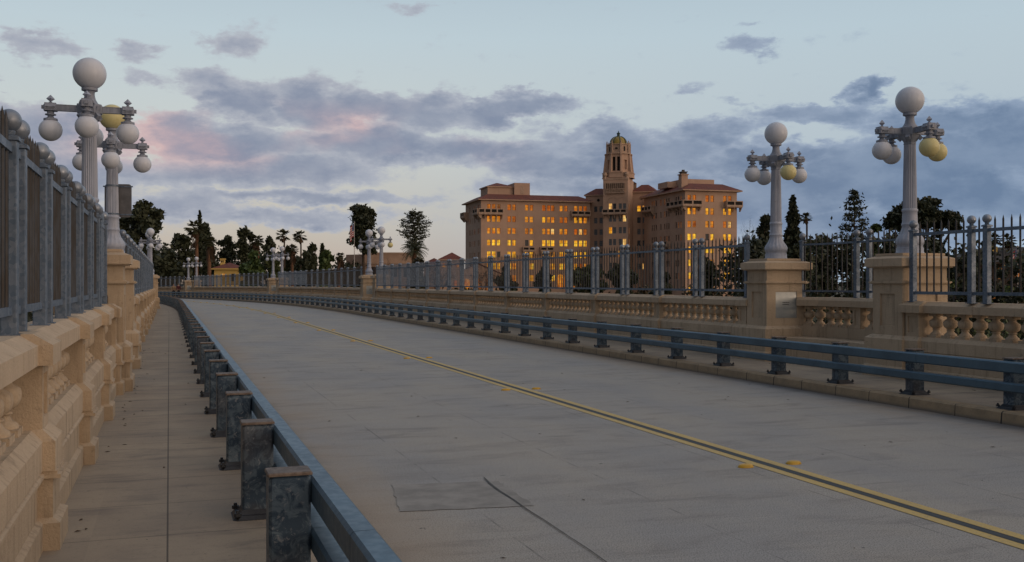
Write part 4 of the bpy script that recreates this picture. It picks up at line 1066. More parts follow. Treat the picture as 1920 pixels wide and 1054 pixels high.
for Mx, x, z in ((MM, (cm1[0]+cm1[1])/2, 25.3), (MR, (cm2[0]+cm2[1])/2, 25.7)):
    m = MB(); m.lathe([(.42,0),(.42,.06)], 16, 0, Mx @ Matrix.Translation((x,0,z)) @ Matrix.Rotation(PI/2, 4, 'X')); m.lathe([(.58,0),(.58,.04)], 16, 1, Mx @ Matrix.Translation((x,0,z)) @ Matrix.Rotation(PI/2, 4, 'X'))
    link('round_window', m.mesh('round_window', [M['hole'], M['trim']]), HOT)
# arcade with railing under the bell stage
m = MB(); m.box(5.9,11.3,-.7,0,27.6,27.8,0,TWm); m.box(5.9,11.3,-.7,-.5,29.3,29.55,0,TWm)
for i in range(10): x = 6.0+5.1*i/9; m.box(x-.09,x+.09,-.66,-.54,27.8,29.3,0,TWm)
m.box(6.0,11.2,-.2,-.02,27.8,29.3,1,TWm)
for i in range(12): x = 6.1+4.9*i/11; m.box(x-.13,x+.13,-.55,0,26.9,27.6,0,TWm)
m.box(5.0,12.2,-.12,-.003,30.3,30.75,0,TWm); m.box(5.9,11.3,-.6,0,26.55,26.8,0,TWm)
link('arcade_balcony', m.mesh('arcade_balcony', [M['trim'], M['hole']]), HOT)
# bell tower
TC = TWm @ Matrix.Translation((8.6, 4.4, 31)) @ Matrix.Diagonal((1, 1, .82, 1)) @ Matrix.Translation((0, 0, -31)); tw = MB(); tn = MB()
def octo(r, z0, z1, r1=None, mi=0, mb_=None, n=8): (mb_ or tw).lathe([(r/math.cos(PI/n), z0), ((r1 or r)/math.cos(PI/n), z1)], n, mi, TC @ Matrix.Rotation(PI/n, 4, 'Z'))
tw.box(-3.45,3.45,-4.2,3.5,30.4,31.2,0,TC); octo(4.25, 31.0, 32.6); octo(4.4, 32.6, 32.85); octo(3.95, 32.85, 33.1)
octo(4.4, 31.0, 31.2)
link('tower_base', tw.mesh('tower_base', M['stucco']), HOT)
# belfry walls with openings on each of the eight faces
tw = MB(); rB = 3.35; side_w = rB*math.tan(PI/8)
for k in range(8):
    F_ = TC @ Matrix.Rotation(k*PI/4, 4, 'Z') @ Matrix.Translation((0,-rB,0))
    if k % 2 == 0: holes = [(-1.05,-.25,33.4,38.2),(.25,1.05,33.4,38.2)]
    else: holes = [(-.5,.5,33.9,37.2)]
    wall_holes(tw, -side_w, side_w, 33.0, 39.2, holes, F_, 0, .45)
    for h in holes: tw.add([(h[0],.45,h[2]),(h[1],.45,h[2]),(h[1],.45,h[3]),(h[0],.45,h[3])], [(0,1,2,3)], 1 if k % 2 == 0 else 0, F_)
    if k % 2 == 0: tw.box(-.14,.14,-.1,.1,33.2,38.4,0,F_)
    Fb = TC @ Matrix.Rotation(k*PI/4+PI/8, 4, 'Z')       # tapering buttress on each corner
    tw.frus(-.32,.32,-rB/math.cos(PI/8)-.75,-rB/math.cos(PI/8)+.3,33.0,-.24,.24,-rB/math.cos(PI/8)-.22,-rB/math.cos(PI/8)+.3,38.9,0,Fb)
    tw.box(-.3,.3,-rB/math.cos(PI/8)-.34,-rB/math.cos(PI/8)+.3,38.9,39.3,0,Fb)
link('belfry', tw.mesh('belfry', [M['stucco'], M['hole']]), HOT)
tw = MB(); octo(3.7, 39.2, 39.5); octo(2.95, 39.5, 42.6); octo(3.15, 42.45, 42.75); octo(3.05,39.5,39.75)
for k in range(8):
    F_ = TC @ Matrix.Rotation(k*PI/4, 4, 'Z') @ Matrix.Translation((0,-2.96,0)); Rx = Matrix.Rotation(PI/2, 4, 'X')
    if k % 2 == 0:
        tw.lathe([(.62,0),(.62,.1)], 16, 0, F_ @ Matrix.Translation((0,0,41.1)) @ Rx); tw.lathe([(.40,0),(.40,.13)], 16, 1, F_ @ Matrix.Translation((0,0,41.1)) @ Rx)
    else: tw.box(-.26,.26,-.03,.05,40.2,41.8,1,F_)
    Fb = TC @ Matrix.Rotation(k*PI/4+PI/8, 4, 'Z') @ Matrix.Translation((0,-3.3,0))
    tw.box(-.24,.24,-.22,.24,39.5,42.9,0,Fb); tw.lathe([(.2,42.9),(.24,43.1),(.12,43.3),(.17,43.5),(.02,43.95)], 8, 0, Fb)
link('lantern_stage', tw.mesh('lantern_stage', [M['trim'], M['hole']]), HOT)
dm = MB(); dm.lathe([(2.42*math.cos(a_)**.8+.001, 42.7+2.9*math.sin(a_)) for a_ in [PI/2*k/9 for k in range(10)]], 32, 0, TC)
link('dome', dm.mesh('dome', M['dome'], True, 60), HOT)
rb = MB()
for k in range(8):
    pts = [TC @ Matrix.Rotation(k*PI/4+PI/8, 4, 'Z') @ Vector((0, -(2.5*math.cos(a_)**.8+.02), 42.7+2.95*math.sin(a_))) for a_ in [PI/2*j/8 for j in range(8)]]
    rb.tube(pts, .1, 6)
link('dome_ribs', rb.mesh('dome_ribs', M['copper']), HOT)
fi = MB(); fi.lathe([(.62,45.4),(.5,45.7),(.42,45.75),(.42,46.6),(.58,46.65),(.5,46.8),(.2,47.0),(.12,47.3),(.02,47.7)], 10, 0, TC); link('finial', fi.mesh('finial', M['copper'], True, 40), HOT)
for sx in (-1, 1):      # corner urns
    ur = MB(); ur.lathe([(.5,31.2),(.35,31.5),(.3,31.8),(.62,32.2),(.7,32.5),(.5,32.8),(.55,33.0),(.05,33.1)], 12, 0, TWm @ Matrix.Translation((8.6+sx*3.05,.35,-.6))); link('urn', ur.mesh('urn', M['trim'], True, 50), HOT)

# ---------------------------------------------------------------- other buildings
def simple_building(name, label, cat, Mx, w, d, z0, zt, mat_, holes, roofh=0, roofm='tile', wmats=None, ov=.7, parapet=False):
    g = thing(name, label, cat)
    m = MB(); wall_holes(m, 0, w, z0, zt, holes, Mx, 0, .25)
    m.add([(0,0,z0),(0,d,z0),(0,d,zt),(0,0,zt)], [(3,2,1,0)], 0, Mx); m.add([(w,0,z0),(w,d,z0),(w,d,zt),(w,0,zt)], [(0,1,2,3)], 0, Mx); m.add([(0,d,z0),(w,d,z0),(w,d,zt),(0,d,zt)], [(3,2,1,0)], 0, Mx)
    if not roofh: m.add([(0,0,zt),(w,0,zt),(w,d,zt),(0,d,zt)], [(0,1,2,3)], 0, Mx)
    link('wall', m.mesh('wall', M[mat_]), g)
    if roofh: m = MB(); hiproof(m, 0, w, 0, d, zt+.28, roofh, ov, None, Mx); link('roof', m.mesh('roof', [M[roofm], M[mat_]]), g)
    if parapet: m = MB(); m.box(-.1,w+.1,-.1,d+.1,zt,zt+.35,0,Mx); link('parapet', m.mesh('parapet', M['trim']), g)
    for i, h in enumerate(holes): window(g, Mx, h[0], h[1], h[2], h[3], (wmats[i] if wmats else M['dglass']))
    return g
D_, L_ = M['dglass'], M['lit']
# long pale civic building behind the pair of lamps (a bevelled left end and a long flat-roofed block)
Mx = frameM(-33.5, 226, 3)
hs = [(x, x+1.0, 2.9, 5.2) for x in (1.6,4.0,6.4,8.8)]
cb_ = simple_building('civic_building', 'long pale flat-roofed civic building behind the lamp with one yellow globe', 'building', Mx, 11.2, 14, -4, 8.5, 'stucco2', hs, parapet=False)
M2 = frameM(-38.5, 231, -38); h2 = [(x, x+.8, 2.6, 5.4) for x in (.9,2.5,4.1)]
m = MB(); wall_holes(m, 0, 6.4, -4, 8.1, h2, M2, 0, .25); m.add([(0,0,-4),(0,6,-4),(0,6,8.1),(0,0,8.1)], [(3,2,1,0)], 0, M2); m.add([(0,0,8.1),(6.4,0,8.1),(6.4,6,8.1),(0,6,8.1)], [(0,1,2,3)], 0, M2)
m.box(-1.5,.02,-.5,5,-4,5.0,0,M2); m.box(-.1,6.5,-.15,0,5.9,6.1,0,M2)
link('end_wing', m.mesh('end_wing', M['stucco2']), cb_)
for h in h2: window(cb_, M2, *h, D_)
m = MB(); m.box(-.1,11.3,-.15,-.01,5.9,6.15,0,Mx); m.box(-.1,11.3,-.12,-.01,8.2,8.49,0,Mx); link('string_course', m.mesh('string_course', M['trim']), cb_)
simple_building('villa', 'tan house with a red hip roof and three lit attic windows beside the hotel', 'house', frameM(-17.0, 236, 0), 5.2, 9, -4, 6.9, 'stucco2',
    [(.5,1.25,5.2,6.2),(2.0,2.75,5.2,6.2),(3.7,4.45,5.2,6.2),(1.2,2.0,.8,2.2),(3.2,4.0,.8,2.2)], 1.7, 'tile', [L_[1], L_[5], L_[1], D_, L_[0]], .5)
simple_building('villa_wing', 'lower brown-roofed wing joined to the left of the red hip-roofed house', 'house', frameM(-21.2, 239, 0), 4.6, 7, -4, 5.8, 'stucco2',
    [(1.0,1.6,4.4,5.2),(2.6,3.2,4.4,5.2)], 1.5, 'tile', [D_, D_], .5)
g = simple_building('yellow_house', 'small yellow stucco house with a dark red hip roof among the trees on the left', 'house', frameM(-62.2, 208, 6), 5.3, 6, -4, 4.35, 'ystucco',
    [(1.4,2.2,2.7,3.6),(3.5,4.2,1.9,3.5)], 1.25, 'tile', [L_[4], D_], .55)
m = MB(); cm_ = frameM(-61.9, 210.5, 6); m.box(.2,1.1,0,.9,4.5,6.7,0,cm_); m.box(.1,1.2,-.1,1.0,6.5,6.72,0,cm_); m.box(.4,.6,-.02,0,5.9,6.3,1,cm_); m.box(.7,.9,-.02,0,5.9,6.3,1,cm_); link('chimney', m.mesh('chimney', [M['ystucco'], M['hole']]), g)
# low gabled pavilion in front of the hotel's left wing
gm = frameM(-14.5, 250, 5); g = thing('pavilion', 'low gabled tan pavilion with arched lit openings at the left foot of the hotel', 'building')
m = MB(); m.box(0,12,0,9,-4,3.5,0,gm); m.add([(-.5,-.3,3.5),(12.5,-.3,3.5),(6,-.3,6.2),(-.5,9,3.5),(12.5,9,3.5),(6,9,6.2)], [(0,1,2),(3,5,4)], 0, gm); link('wall', m.mesh('wall', M['stucco']), g)
m = MB(); m.add([(-.7,-.5,3.45),(6,-.5,6.35),(6,9.2,6.35),(-.7,9.2,3.45),(-.7,-.5,3.65),(6,-.5,6.55),(6,9.2,6.55),(-.7,9.2,3.65)], [(0,1,2,3),(4,7,6,5),(0,4,5,1),(3,2,6,7),(0,3,7,4)], 0, gm)
m.add([(12.7,-.5,3.45),(6,-.5,6.35),(6,9.2,6.35),(12.7,9.2,3.45),(12.7,-.5,3.65),(6,-.5,6.55),(6,9.2,6.55),(12.7,9.2,3.65)], [(3,2,1,0),(5,6,7,4),(1,5,4,0),(7,6,2,3),(4,7,3,0)], 0, gm); link('roof', m.mesh('roof', M['tile']), g)
for x in (3.2,6.2,8.4):
    poly = [(-.6,0),(.6,0),(.6,2.6)]+[(.6*math.cos(a_), 2.6+.6*math.sin(a_)) for a_ in [PI*k/6 for k in range(1,6)]]+[(-.6,2.6)]
    o = MB(); o.prism(poly, -.02, .03, 0, gm @ Matrix.Translation((x,-.04,-.6)) @ Matrix.Rotation(PI/2, 4, 'X')); link('arched_window', o.mesh('arched_window', M['lit'][1 if x < 5 else 5]), g)
# dark timber house at the right, lamps on
Rm = frameM(64.0, 143, -6); hs = []; wm = []
rr = random.Random(5)
for i in range(9):
    x = 1.0+2.3*i; hs.append((x,x+.9,2.1,3.8)); wm.append(rr.choice((L_[5],L_[5],D_,L_[1]) if i < 5 else (L_[3],L_[1],L_[2],L_[5])))
for i in range(8):
    x = 1.6+2.5*i; hs.append((x,x+1.2,-.9,.7)); wm.append(rr.choice((L_[5],D_,L_[1]) if i < 4 else (L_[2],L_[1],D_)))
g = simple_building('timber_house', 'long dark timber house with lit windows seen through the fence at the far right', 'house', Rm, 22, 11, -4, 4.3, 'timber', hs, 2.3, 'darkroof', wm, 1.3)
m = MB(); m.box(-1.2,14,-2.4,-.01,.95,1.12,0,Rm)
for i in range(6): m.box(-1.1+3*i,-.95+3*i,-2.3,-2.15,-4,1.0,0,Rm)
m.box(-1.2,14,-2.4,-2.3,1.9,2.0,0,Rm); link('veranda', m.mesh('veranda', M['timber']), g)
m = MB(); m.sphere((6.3,-.4,3.95), .17, 10, 8, 0); me = m.mesh('wall_lamp', M['lit'][4]); o = link('wall_lamp', me, g); o.matrix_local = Rm
m = MB(); m.box(5.2,6.6,3,4.4,5.2,6.9,0,Rm); link('chimney', m.mesh('chimney', M['ystucco']), g)

# ---------------------------------------------------------------- flags
def flagm(T, b):
    uv = uvnode(T); sp = T.node('ShaderNodeSeparateXYZ'); T.l.new(uv, sp.inputs[0]); u, v = sp.outputs[0], sp.outputs[1]
    st_ = T.math('GREATER_THAN', T.math('MODULO', T.math('MULTIPLY', v, 13.), 2.), 1.)
    c = T.mix(st_, (.38,.025,.035,1), (.55,.52,.52,1))
    can = T.math('MULTIPLY', T.math('LESS_THAN', u, .42), T.math('GREATER_THAN', v, .46))
    sx = T.math('ABSOLUTE', T.math('SUBTRACT', T.math('FRACT', T.math('MULTIPLY', u, 14.3)), .5)); sy = T.math('ABSOLUTE', T.math('SUBTRACT', T.math('FRACT', T.math('MULTIPLY', v, 16.6)), .5))
    star = T.math('LESS_THAN', T.math('ADD', sx, sy), .28)
    c = T.mix(can, c, T.mix(star, (.02,.03,.12,1), (.55,.55,.6,1)))
    T.put(b.inputs['Base Color'], c); b.inputs['Roughness'].default_value = .8
M['flag'] = mat('striped_flag_cloth', flagm); M['pole'] = plain('white_pole_paint', (.5,.48,.46,1), .4)
def flagpole(x, y, z0, zt, fl, fh, label):
    g = thing('flagpole', label, 'flagpole', (x, y, 0))
    m = MB(); m.lathe([(.11,z0),(.05,zt)], 10); m.sphere((0,0,zt+.1), .12, 10, 8); link('pole', m.mesh('pole', M['pole'], True, 40), g)
    mb = MB(); nu, nv = 14, 14; uvs = []
    for j in range(nv+1):
        for i in range(nu+1):
            u, v = i/nu, j/nv; droop = u*u*fl*.55
            mb.v.append((-.06-u*fl*.42+.10*math.sin(u*9+v*3), .16*math.sin(u*11+v*2.)*u, zt-.2-(1-v)*fh-droop-.25*u*(1-v))); uvs.append((u, v))
    for j in range(nv):
        for i in range(nu): a_ = j*(nu+1)+i; mb.f.append((a_,a_+1,a_+nu+2,a_+nu+1)); mb.m.append(0)
    mb.uv = uvs; link('flag', mb.mesh('flag', M['flag'], True, 80), g)
flagpole(-33.1, 209, -4, 14.2, 1.9, 2.6, 'tall white flagpole with a drooping striped flag before the huge dark evergreen')
flagpole(70.6, 139, -4, 6.6, 1.6, 2.2, 'short flagpole with a red and white flag before the timber house')

# ---------------------------------------------------------------- vegetation
def leafm(name, c1, c2):
    def f(T, b):
        n = T.noise(geo(T), .35, 4, .6); r = orand(T); n2 = T.noise(geo(T), 4., 2, .5)
        c = T.mix(T.mr(n, .35, .65), c1, c2); c = T.mix(T.mr(n2, .3, .7, 0, .4), c, tuple(x*.5 for x in c1[:3])+(1,))
        c = T.mix(T.math('MULTIPLY', r, .35), c, (c1[0]*1.5, c1[1]*1.1, c1[2]*.8, 1))
        T.put(b.inputs['Base Color'], c); b.inputs['Roughness'].default_value = .7
        b.inputs['Transmission Weight'].default_value = 0.
    return mat(name, f)
LV = {'dark': leafm('dark_evergreen_leaves', (.022,.032,.016,1), (.045,.055,.022,1)), 'mid': leafm('mid_green_leaves', (.035,.055,.02,1), (.075,.095,.03,1)),
      'bright': leafm('bright_green_leaves', (.05,.085,.022,1), (.09,.13,.035,1)), 'rust': leafm('rusty_olive_leaves', (.06,.045,.02,1), (.045,.05,.018,1)), 'palm': leafm('palm_fronds', (.04,.05,.022,1), (.075,.075,.03,1)),
      'dead': leafm('dry_palm_skirt', (.10,.06,.03,1), (.065,.04,.02,1))}
def barkm(T, b):
    n = T.noise(T.scale(geo(T), (3,3,.5)), 2., 5, .7); T.put(b.inputs['Base Color'], T.mix(T.mr(n, .3, .7), (.09,.06,.042,1), (.04,.028,.02,1))); b.inputs['Roughness'].default_value = .95
M['bark'] = mat('rough_bark', barkm)
def barkr(T, b):
    n = T.noise(T.scale(geo(T), (1,1,6)), 1.6, 4, .7); T.put(b.inputs['Base Color'], T.mix(T.mr(n, .3, .7), (.20,.10,.055,1), (.11,.06,.035,1))); b.inputs['Roughness'].default_value = .95
M['palmbark'] = mat('orange_brown_palm_trunk', barkr)
M['twig'] = plain('bare_reddish_twigs', (.085,.055,.045,1), .9)
def leafmesh(name, P, N, size, asp, m_, rs):
    """one small kite-shaped face per point; P (n,3), N preferred axis or None"""
    n = len(P); a = rs.normal(size=(n,3)); a /= np.linalg.norm(a, axis=1)[:,None]
    if N is not None: a = a*.55+N; a /= np.linalg.norm(a, axis=1)[:,None]
    b = rs.normal(size=(n,3)); b = np.cross(a, b); b /= np.linalg.norm(b, axis=1)[:,None]+1e-9
    s = (size*(.6+.8*rs.rand(n)))[:,None]
    V = np.empty((n,4,3)); V[:,0] = P-a*s*asp; V[:,1] = P+b*s*.5; V[:,2] = P+a*s*asp; V[:,3] = P-b*s*.5
    me = bpy.data.meshes.new(name); me.vertices.add(4*n); me.vertices.foreach_set('co', V.reshape(-1).astype(np.float32))
    me.loops.add(4*n); me.loops.foreach_set('vertex_index', np.arange(4*n, dtype=np.int32))
    me.polygons.add(n); me.polygons.foreach_set('loop_start', np.arange(0,4*n,4,dtype=np.int32)); me.polygons.foreach_set('loop_total', np.full(n,4,dtype=np.int32))
    me.materials.append(m_); me.update(calc_edges=True); me.validate(); return me
def blobs(cs, n, rs, shell=.55):
    """points inside ellipsoids cs=[(x,y,z,rx,ry,rz)], denser near the surface"""
    w = np.array([c[3]*c[5] for c in cs]); k = rs.choice(len(cs), n, p=w/w.sum()); C_ = np.array(cs)[k]
    d = rs.normal(size=(n,3)); d /= np.linalg.norm(d, axis=1)[:,None]
    r = (shell+(1-shell)*rs.rand(n))**.8; r *= 1+.17*rs.normal(size=n)
    return C_[:,:3]+d*r[:,None]*C_[:,3:]
def tree(kind, x, y, ztop, hw, zcb, label, i):
    rs = np.random.RandomState(100+i); rd = random.Random(100+i); g0 = gz(x, y)-.5
    far = y > 100; lf = (.0028 if far else .0024)*y      # leaf size grows with distance only through species scale
    lf = max(.10, min(.42, lf))
    g = thing(kind and {'broad':'broadleaf_tree','shrubtree':'bush','euca':'eucalyptus','fanpalm':'fan_palm','slimpalm':'slim_palm','datepalm':'date_palm','cypress':'cypress','conif':'conifer','round':'round_tree','columnar':'evergreen_tree','starpine':'star_pine','bare':'bare_tree','umbrella':'umbrella_pine'}[kind], label,
              'bush' if kind == 'shrubtree' else 'palm' if 'palm' in kind else 'tree', (x, y, g0))
    H = ztop-g0; cb = max(zcb-g0, H*.1)
    def trunk(r0, r1, h, lean=0., m_='bark', limbs=()):
        m = MB(); pts = [(lean*math.sin(k/6*2.), lean*.4*math.sin(k/6*3), h*k/6) for k in range(7)]
        m.tube(pts, [r0+(r1-r0)*k/6 for k in range(7)], 8)
        for (p0, p1, ra) in limbs:
            mid_ = [(a_+b_)/2+rd.uniform(-.3,.3) for a_, b_ in zip(p0, p1)]; m.tube([p0, mid_, p1], [ra, ra*.7, ra*.3], 6)
        link('trunk', m.mesh('trunk', M[m_], True), g)
    def crown(cs, n, mk, size=lf, asp=.75, N=None, shell=.45):
        P = blobs(cs, n, rs, shell); link('crown', leafmesh('crown', P, N, size, asp, LV[mk], rs), g)
    rz = (H-cb)/2; cz = (H+cb)/2
    if kind in ('broad','round','shrubtree'):
        n = {'broad':16,'round':12,'shrubtree':10}[kind]; cs = []
        low = cb*.55 if kind == 'round' else H*.08 if kind == 'shrubtree' else cb
        czz = (H+low)/2; rzz = (H-low)/2
        for k in range(n):
            a_ = rd.uniform(0,2*PI); q = rd.uniform(.25,.78); zz = rd.uniform(-.75,.72)
            rr = math.sqrt(max(.05,1-zz*zz)); s_ = rd.uniform(.26,.42)
            cs.append((hw*q*rr*math.cos(a_), hw*q*rr*math.sin(a_), czz+rzz*zz, hw*s_, hw*s_, min(rzz,hw)*s_*rd.uniform(.7,1)))
        cs.append((0,0,czz,hw*.5,hw*.5,rzz*.6)); cs.append((rd.uniform(-.2,.2)*hw,0,H-hw*.3,hw*.33,hw*.33,hw*.3))
        mk = 'mid' if kind == 'round' else 'dark'
        if 'bright' in label or 'green' in label: mk = 'bright'
        if 'rusty' in label: mk = 'rust'
        trunk(hw*.075+.1, hw*.04+.05, czz, .3, 'bark', [((0,0,czz*.6),(c[0],c[1],c[2]),hw*.035) for c in cs[:7]])
        crown(cs, int(2600*min(2.2, max(.8, hw*rzz/7))), mk, lf*1.15)
    elif kind == 'euca':
        cs = []
        for k in range(11):
            zz = rd.uniform(0,1); a_ = rd.uniform(0,2*PI); q = rd.uniform(.15,.8)*(1-.45*zz)
            cs.append((hw*q*math.cos(a_), hw*q*math.sin(a_), cb+(H-cb)*(.08+.84*zz), hw*rd.uniform(.28,.44), hw*.38, (H-cb)*rd.uniform(.08,.15)))
        cs.append((0,0,H-(H-cb)*.1,hw*.28,hw*.28,(H-cb)*.1)); cs.append((0,0,(H+cb)/2-.2*(H-cb),hw*.6,hw*.6,(H-cb)*.28))
        trunk(hw*.07+.12, .05, H*.93, .5, 'bark', [((0,0,c[2]*.82),(c[0],c[1],c[2]),.09) for c in cs[:9]])
        crown(cs, 1900, 'dark', lf, .95)
    elif kind in ('conif','cypress'):
        n = 3600 if kind == 'conif' else 900; t = rs.rand(n)**.75; sharp = .62 if 'pointed' in label else .5
        prof = (t**sharp)
        lay = 1+.22*np.sin(t*34+rs.rand(n)*1.5); a_ = rs.rand(n)*2*PI; lob = 1+.18*np.sin(a_*3+t*9)
        r = hw*prof*lay*lob*(.55+.45*rs.rand(n)); P = np.stack([r*np.cos(a_), r*np.sin(a_), H-(H-cb*.5)*t-.1*r], 1)
        trunk(.25, .04, H*.97); link('crown', leafmesh('crown', P, None, lf, .9, LV['dark'], rs), g)
    elif kind == 'columnar':
        cs = [(rd.uniform(-.35,.35)*hw, rd.uniform(-.4,.4)*hw, cb+(H-cb)*k/11., hw*rd.uniform(.5,.78), hw*.7, (H-cb)*.09) for k in range(1,11)]
        cs += [(-.35*hw,0,H-(H-cb)*.07,hw*.42,hw*.4,(H-cb)*.07), (.4*hw,0,H-(H-cb)*.14,hw*.4,hw*.4,(H-cb)*.08), (0,0,(H+cb)/2,hw*.8,hw*.8,(H-cb)*.4)]
        trunk(.5, .1, H*.9); crown(cs, 6500, 'dark', lf*1.1, .8)
    elif kind == 'umbrella':
        cs = []
        for k in range(46):
            a_ = rd.uniform(0,2*PI); q = math.sqrt(rd.uniform(.02,1))*.85; zz = H-(H-cb)*(.1+.5*q*q)+rd.uniform(-1.3,.1)
            cs.append((hw*q*math.cos(a_), hw*q*math.sin(a_)*.8, zz, hw*rd.uniform(.16,.25), hw*.2, rd.uniform(.5,.9)))
        trunk(.35, .2, H*.6, .5, 'bark', [((0,0,H*.5),(c[0],c[1],c[2]-.2),.12) for c in cs[:22]])
        crown(cs, 14000, 'dark', lf*.8, .9, None, .2)
    elif kind == 'starpine':
        m = MB(); m.tube([(0,0,0),(0,0,H*.5),(0,0,H)], [.28,.18,.03], 8); P = []; N_ = []
        tiers = 9 if 'tiered' in label else 13
        for k in range(tiers):
            t = (k+.5)/tiers; zz0 = H-(H-cb)*t; L = hw*(t**.7)*(1. if 'tiered' in label else (1.25 if t < .75 else 1.1))*1.05; nb = 6 if 'tiered' in label else 8
            if 'tiered' not in label: L = hw*math.sin(PI*min(.92,t*.85+.12))*1.15
            for j in range(nb):
                a_ = 2*PI*j/nb+k*.7+rd.uniform(-.2,.2); up = rd.uniform(.05,.35)
                zz = zz0+(rd.uniform(-.5,.5)*(H-cb)/tiers if 'tiered' not in label else rd.uniform(-.12,.12)); Lb = L*rd.uniform(.75,1.15); e_ = (Lb*math.cos(a_), Lb*math.sin(a_), zz+Lb*up); mid_ = (e_[0]*.5, e_[1]*.5, zz-.02*Lb)
                m.tube([(0,0,zz),mid_,e_], [.07,.05,.03], 5)
                for q in range(26 if 'tiered' in label else 62):
                    u = 1-(.62 if 'tiered' in label else .9)*rs.rand()**1.5; p = np.array([e_[0]*u, e_[1]*u, zz+(e_[2]-zz)*u*u])
                    w_ = .32 if u < .8 else .42
                    P.append(p+rs.normal(size=3)*np.array([w_,w_,w_*.55])*.5*(.5+u))
        link('trunk', m.mesh('trunk', M['bark'], True), g); link('crown', leafmesh('crown', np.array(P), None, .2, 1., LV['dark'], rs), g)
    elif kind in ('fanpalm','slimpalm'):
        shag = kind == 'fanpalm'; r_ = hw; hc = H-r_*1.0
        trunk(.34 if shag else .2, .22 if shag else .13, hc, rd.uniform(-.3,.3), 'palmbark' if shag or 'slim' not in kind else 'bark')
        def frond(mb_, L, a_, e0, droop, wd_):
            ca, sa = math.cos(a_), math.sin(a_); stalk = L*.42
            b_ = Vector((ca*math.cos(e0)*stalk, sa*math.cos(e0)*stalk, hc+math.sin(e0)*stalk)); mb_.tube([(0,0,hc),tuple(b_)], [.04,.025], 4)
            for k in range(11):
                t = (k-5)/5.; az_ = a_+t*1.15; el_ = e0-droop*.5-abs(t)*.2; l2 = L*.62*(1-.25*abs(t))
                d = Vector((math.cos(az_)*math.cos(el_), math.sin(az_)*math.cos(el_), math.sin(el_))); tip = b_+d*l2+Vector((0,0,-droop*l2*.35)); mid_ = b_+d*l2*.55
                sd_ = d.cross(Vector((0,0,1))).normalized()*wd_; mb_.add([tuple(b_), tuple(mid_+sd_), tuple(tip), tuple(mid_-sd_)], [(0,1,2,3)])
        cr_ = MB(); sk_ = MB()
        for k in range(34): frond(cr_, r_*rd.uniform(.95,1.25), rd.uniform(0,2*PI), rd.uniform(-.45,1.35), rd.uniform(.2,.7), .07+.02*r_)
        for k in range(26 if shag else 12): frond(sk_, r_*rd.uniform(.75,1.0), rd.uniform(0,2*PI), rd.uniform(-1.45,-.6), .5, .07+.02*r_)
        if shag:
            for k in range(50):
                zz = hc-rd.uniform(0, r_*1.6); a_ = rd.uniform(0,2*PI); q = rd.uniform(.25,.6)
                sk_.add([(.2*math.cos(a_),.2*math.sin(a_),zz),(q*math.cos(a_)+.1,q*math.sin(a_),zz-.6),(q*math.cos(a_),q*math.sin(a_),zz-1.4),(q*math.cos(a_)-.1,q*math.sin(a_)+.1,zz-.6)], [(0,1,2,3)])
        link('crown', cr_.mesh('crown', LV['palm']), g); link('skirt', sk_.mesh('skirt', LV['dead']), g)
    elif kind == 'datepalm':
        hc = cb+(H-cb)*.42; trunk(.6, .55, hc, 0, 'palmbark'); mb_ = MB()
        for k in range(70):
            a_ = rd.uniform(0,2*PI); e0 = rd.uniform(-.5,1.5); L = hw*1.35*rd.uniform(.85,1.1); pts = []
            d = Vector((math.cos(a_)*math.cos(e0), math.sin(a_)*math.cos(e0), math.sin(e0))); p = Vector((0,0,hc))
            for q in range(9): pts.append(p.copy()); p = p+d*L/9; d.z -= .19; d.normalize()
            mb_.tube([tuple(v) for v in pts], [.06-.005*q for q in range(9)], 4)
            for q in range(1,9):
                t_ = (pts[q]-pts[q-1]).normalized(); sv_ = t_.cross(Vector((0,0,1))).normalized()
                for sgn in (-1,1):
                    for w_ in (0,.5):
                        o_ = pts[q-1].lerp(pts[q], w_); tip = o_+(sv_*sgn*.75+t_*.5-Vector((0,0,.35)))*.75*(1-.06*q)
                        mb_.add([tuple(o_), tuple(o_.lerp(tip,.5)+t_*.06), tuple(tip), tuple(o_.lerp(tip,.5)-t_*.06)], [(0,1,2,3)])
        link('crown', mb_.mesh('crown', LV['palm']), g)
    elif kind == 'bare':
        m = MB()
        def br(p, d, L, r, lv):
            q = p+d*L; mid_ = p+d*L*.5+Vector((rd.uniform(-1,1),rd.uniform(-1,1),rd.uniform(-1,1)))*L*.06
            m.tube([tuple(p), tuple(mid_), tuple(q)], [r, r*.8, r*.6], 5 if lv < 3 else 3)
            if lv >= 5: return
            for k in range(3 if lv > 0 else 5):
                nd = (d+Vector((rd.uniform(-1,1)*1.1, rd.uniform(-1,1)*1.1, rd.uniform(-.35,.55)))*.75).normalized(); br(p+d*L*rd.uniform(.55,1), nd, L*rd.uniform(.55,.8), r*.55, lv+1)
        h0 = H*.33; k_ = (H-h0)/2.7
        br(Vector((0,0,0)), Vector((0,0,1)), h0, .16, -1+1) if hw < H*.5 else [br(Vector((0,0,0)), Vector((rd.uniform(-.6,.6),rd.uniform(-.6,.6),1)).normalized(), H*.33, .12, 0) for _ in range(2)]
        # scale to the measured height and width
        vs = np.array(m.v); vs[:,2] *= H/vs[:,2].max(); kx = hw/np.percentile(np.abs(vs[:,0]), 99); vs[:,0] *= kx; vs[:,1] *= kx; m.v = [tuple(v) for v in vs]
        link('branches', m.mesh('branches', M['twig']), g)
    return g
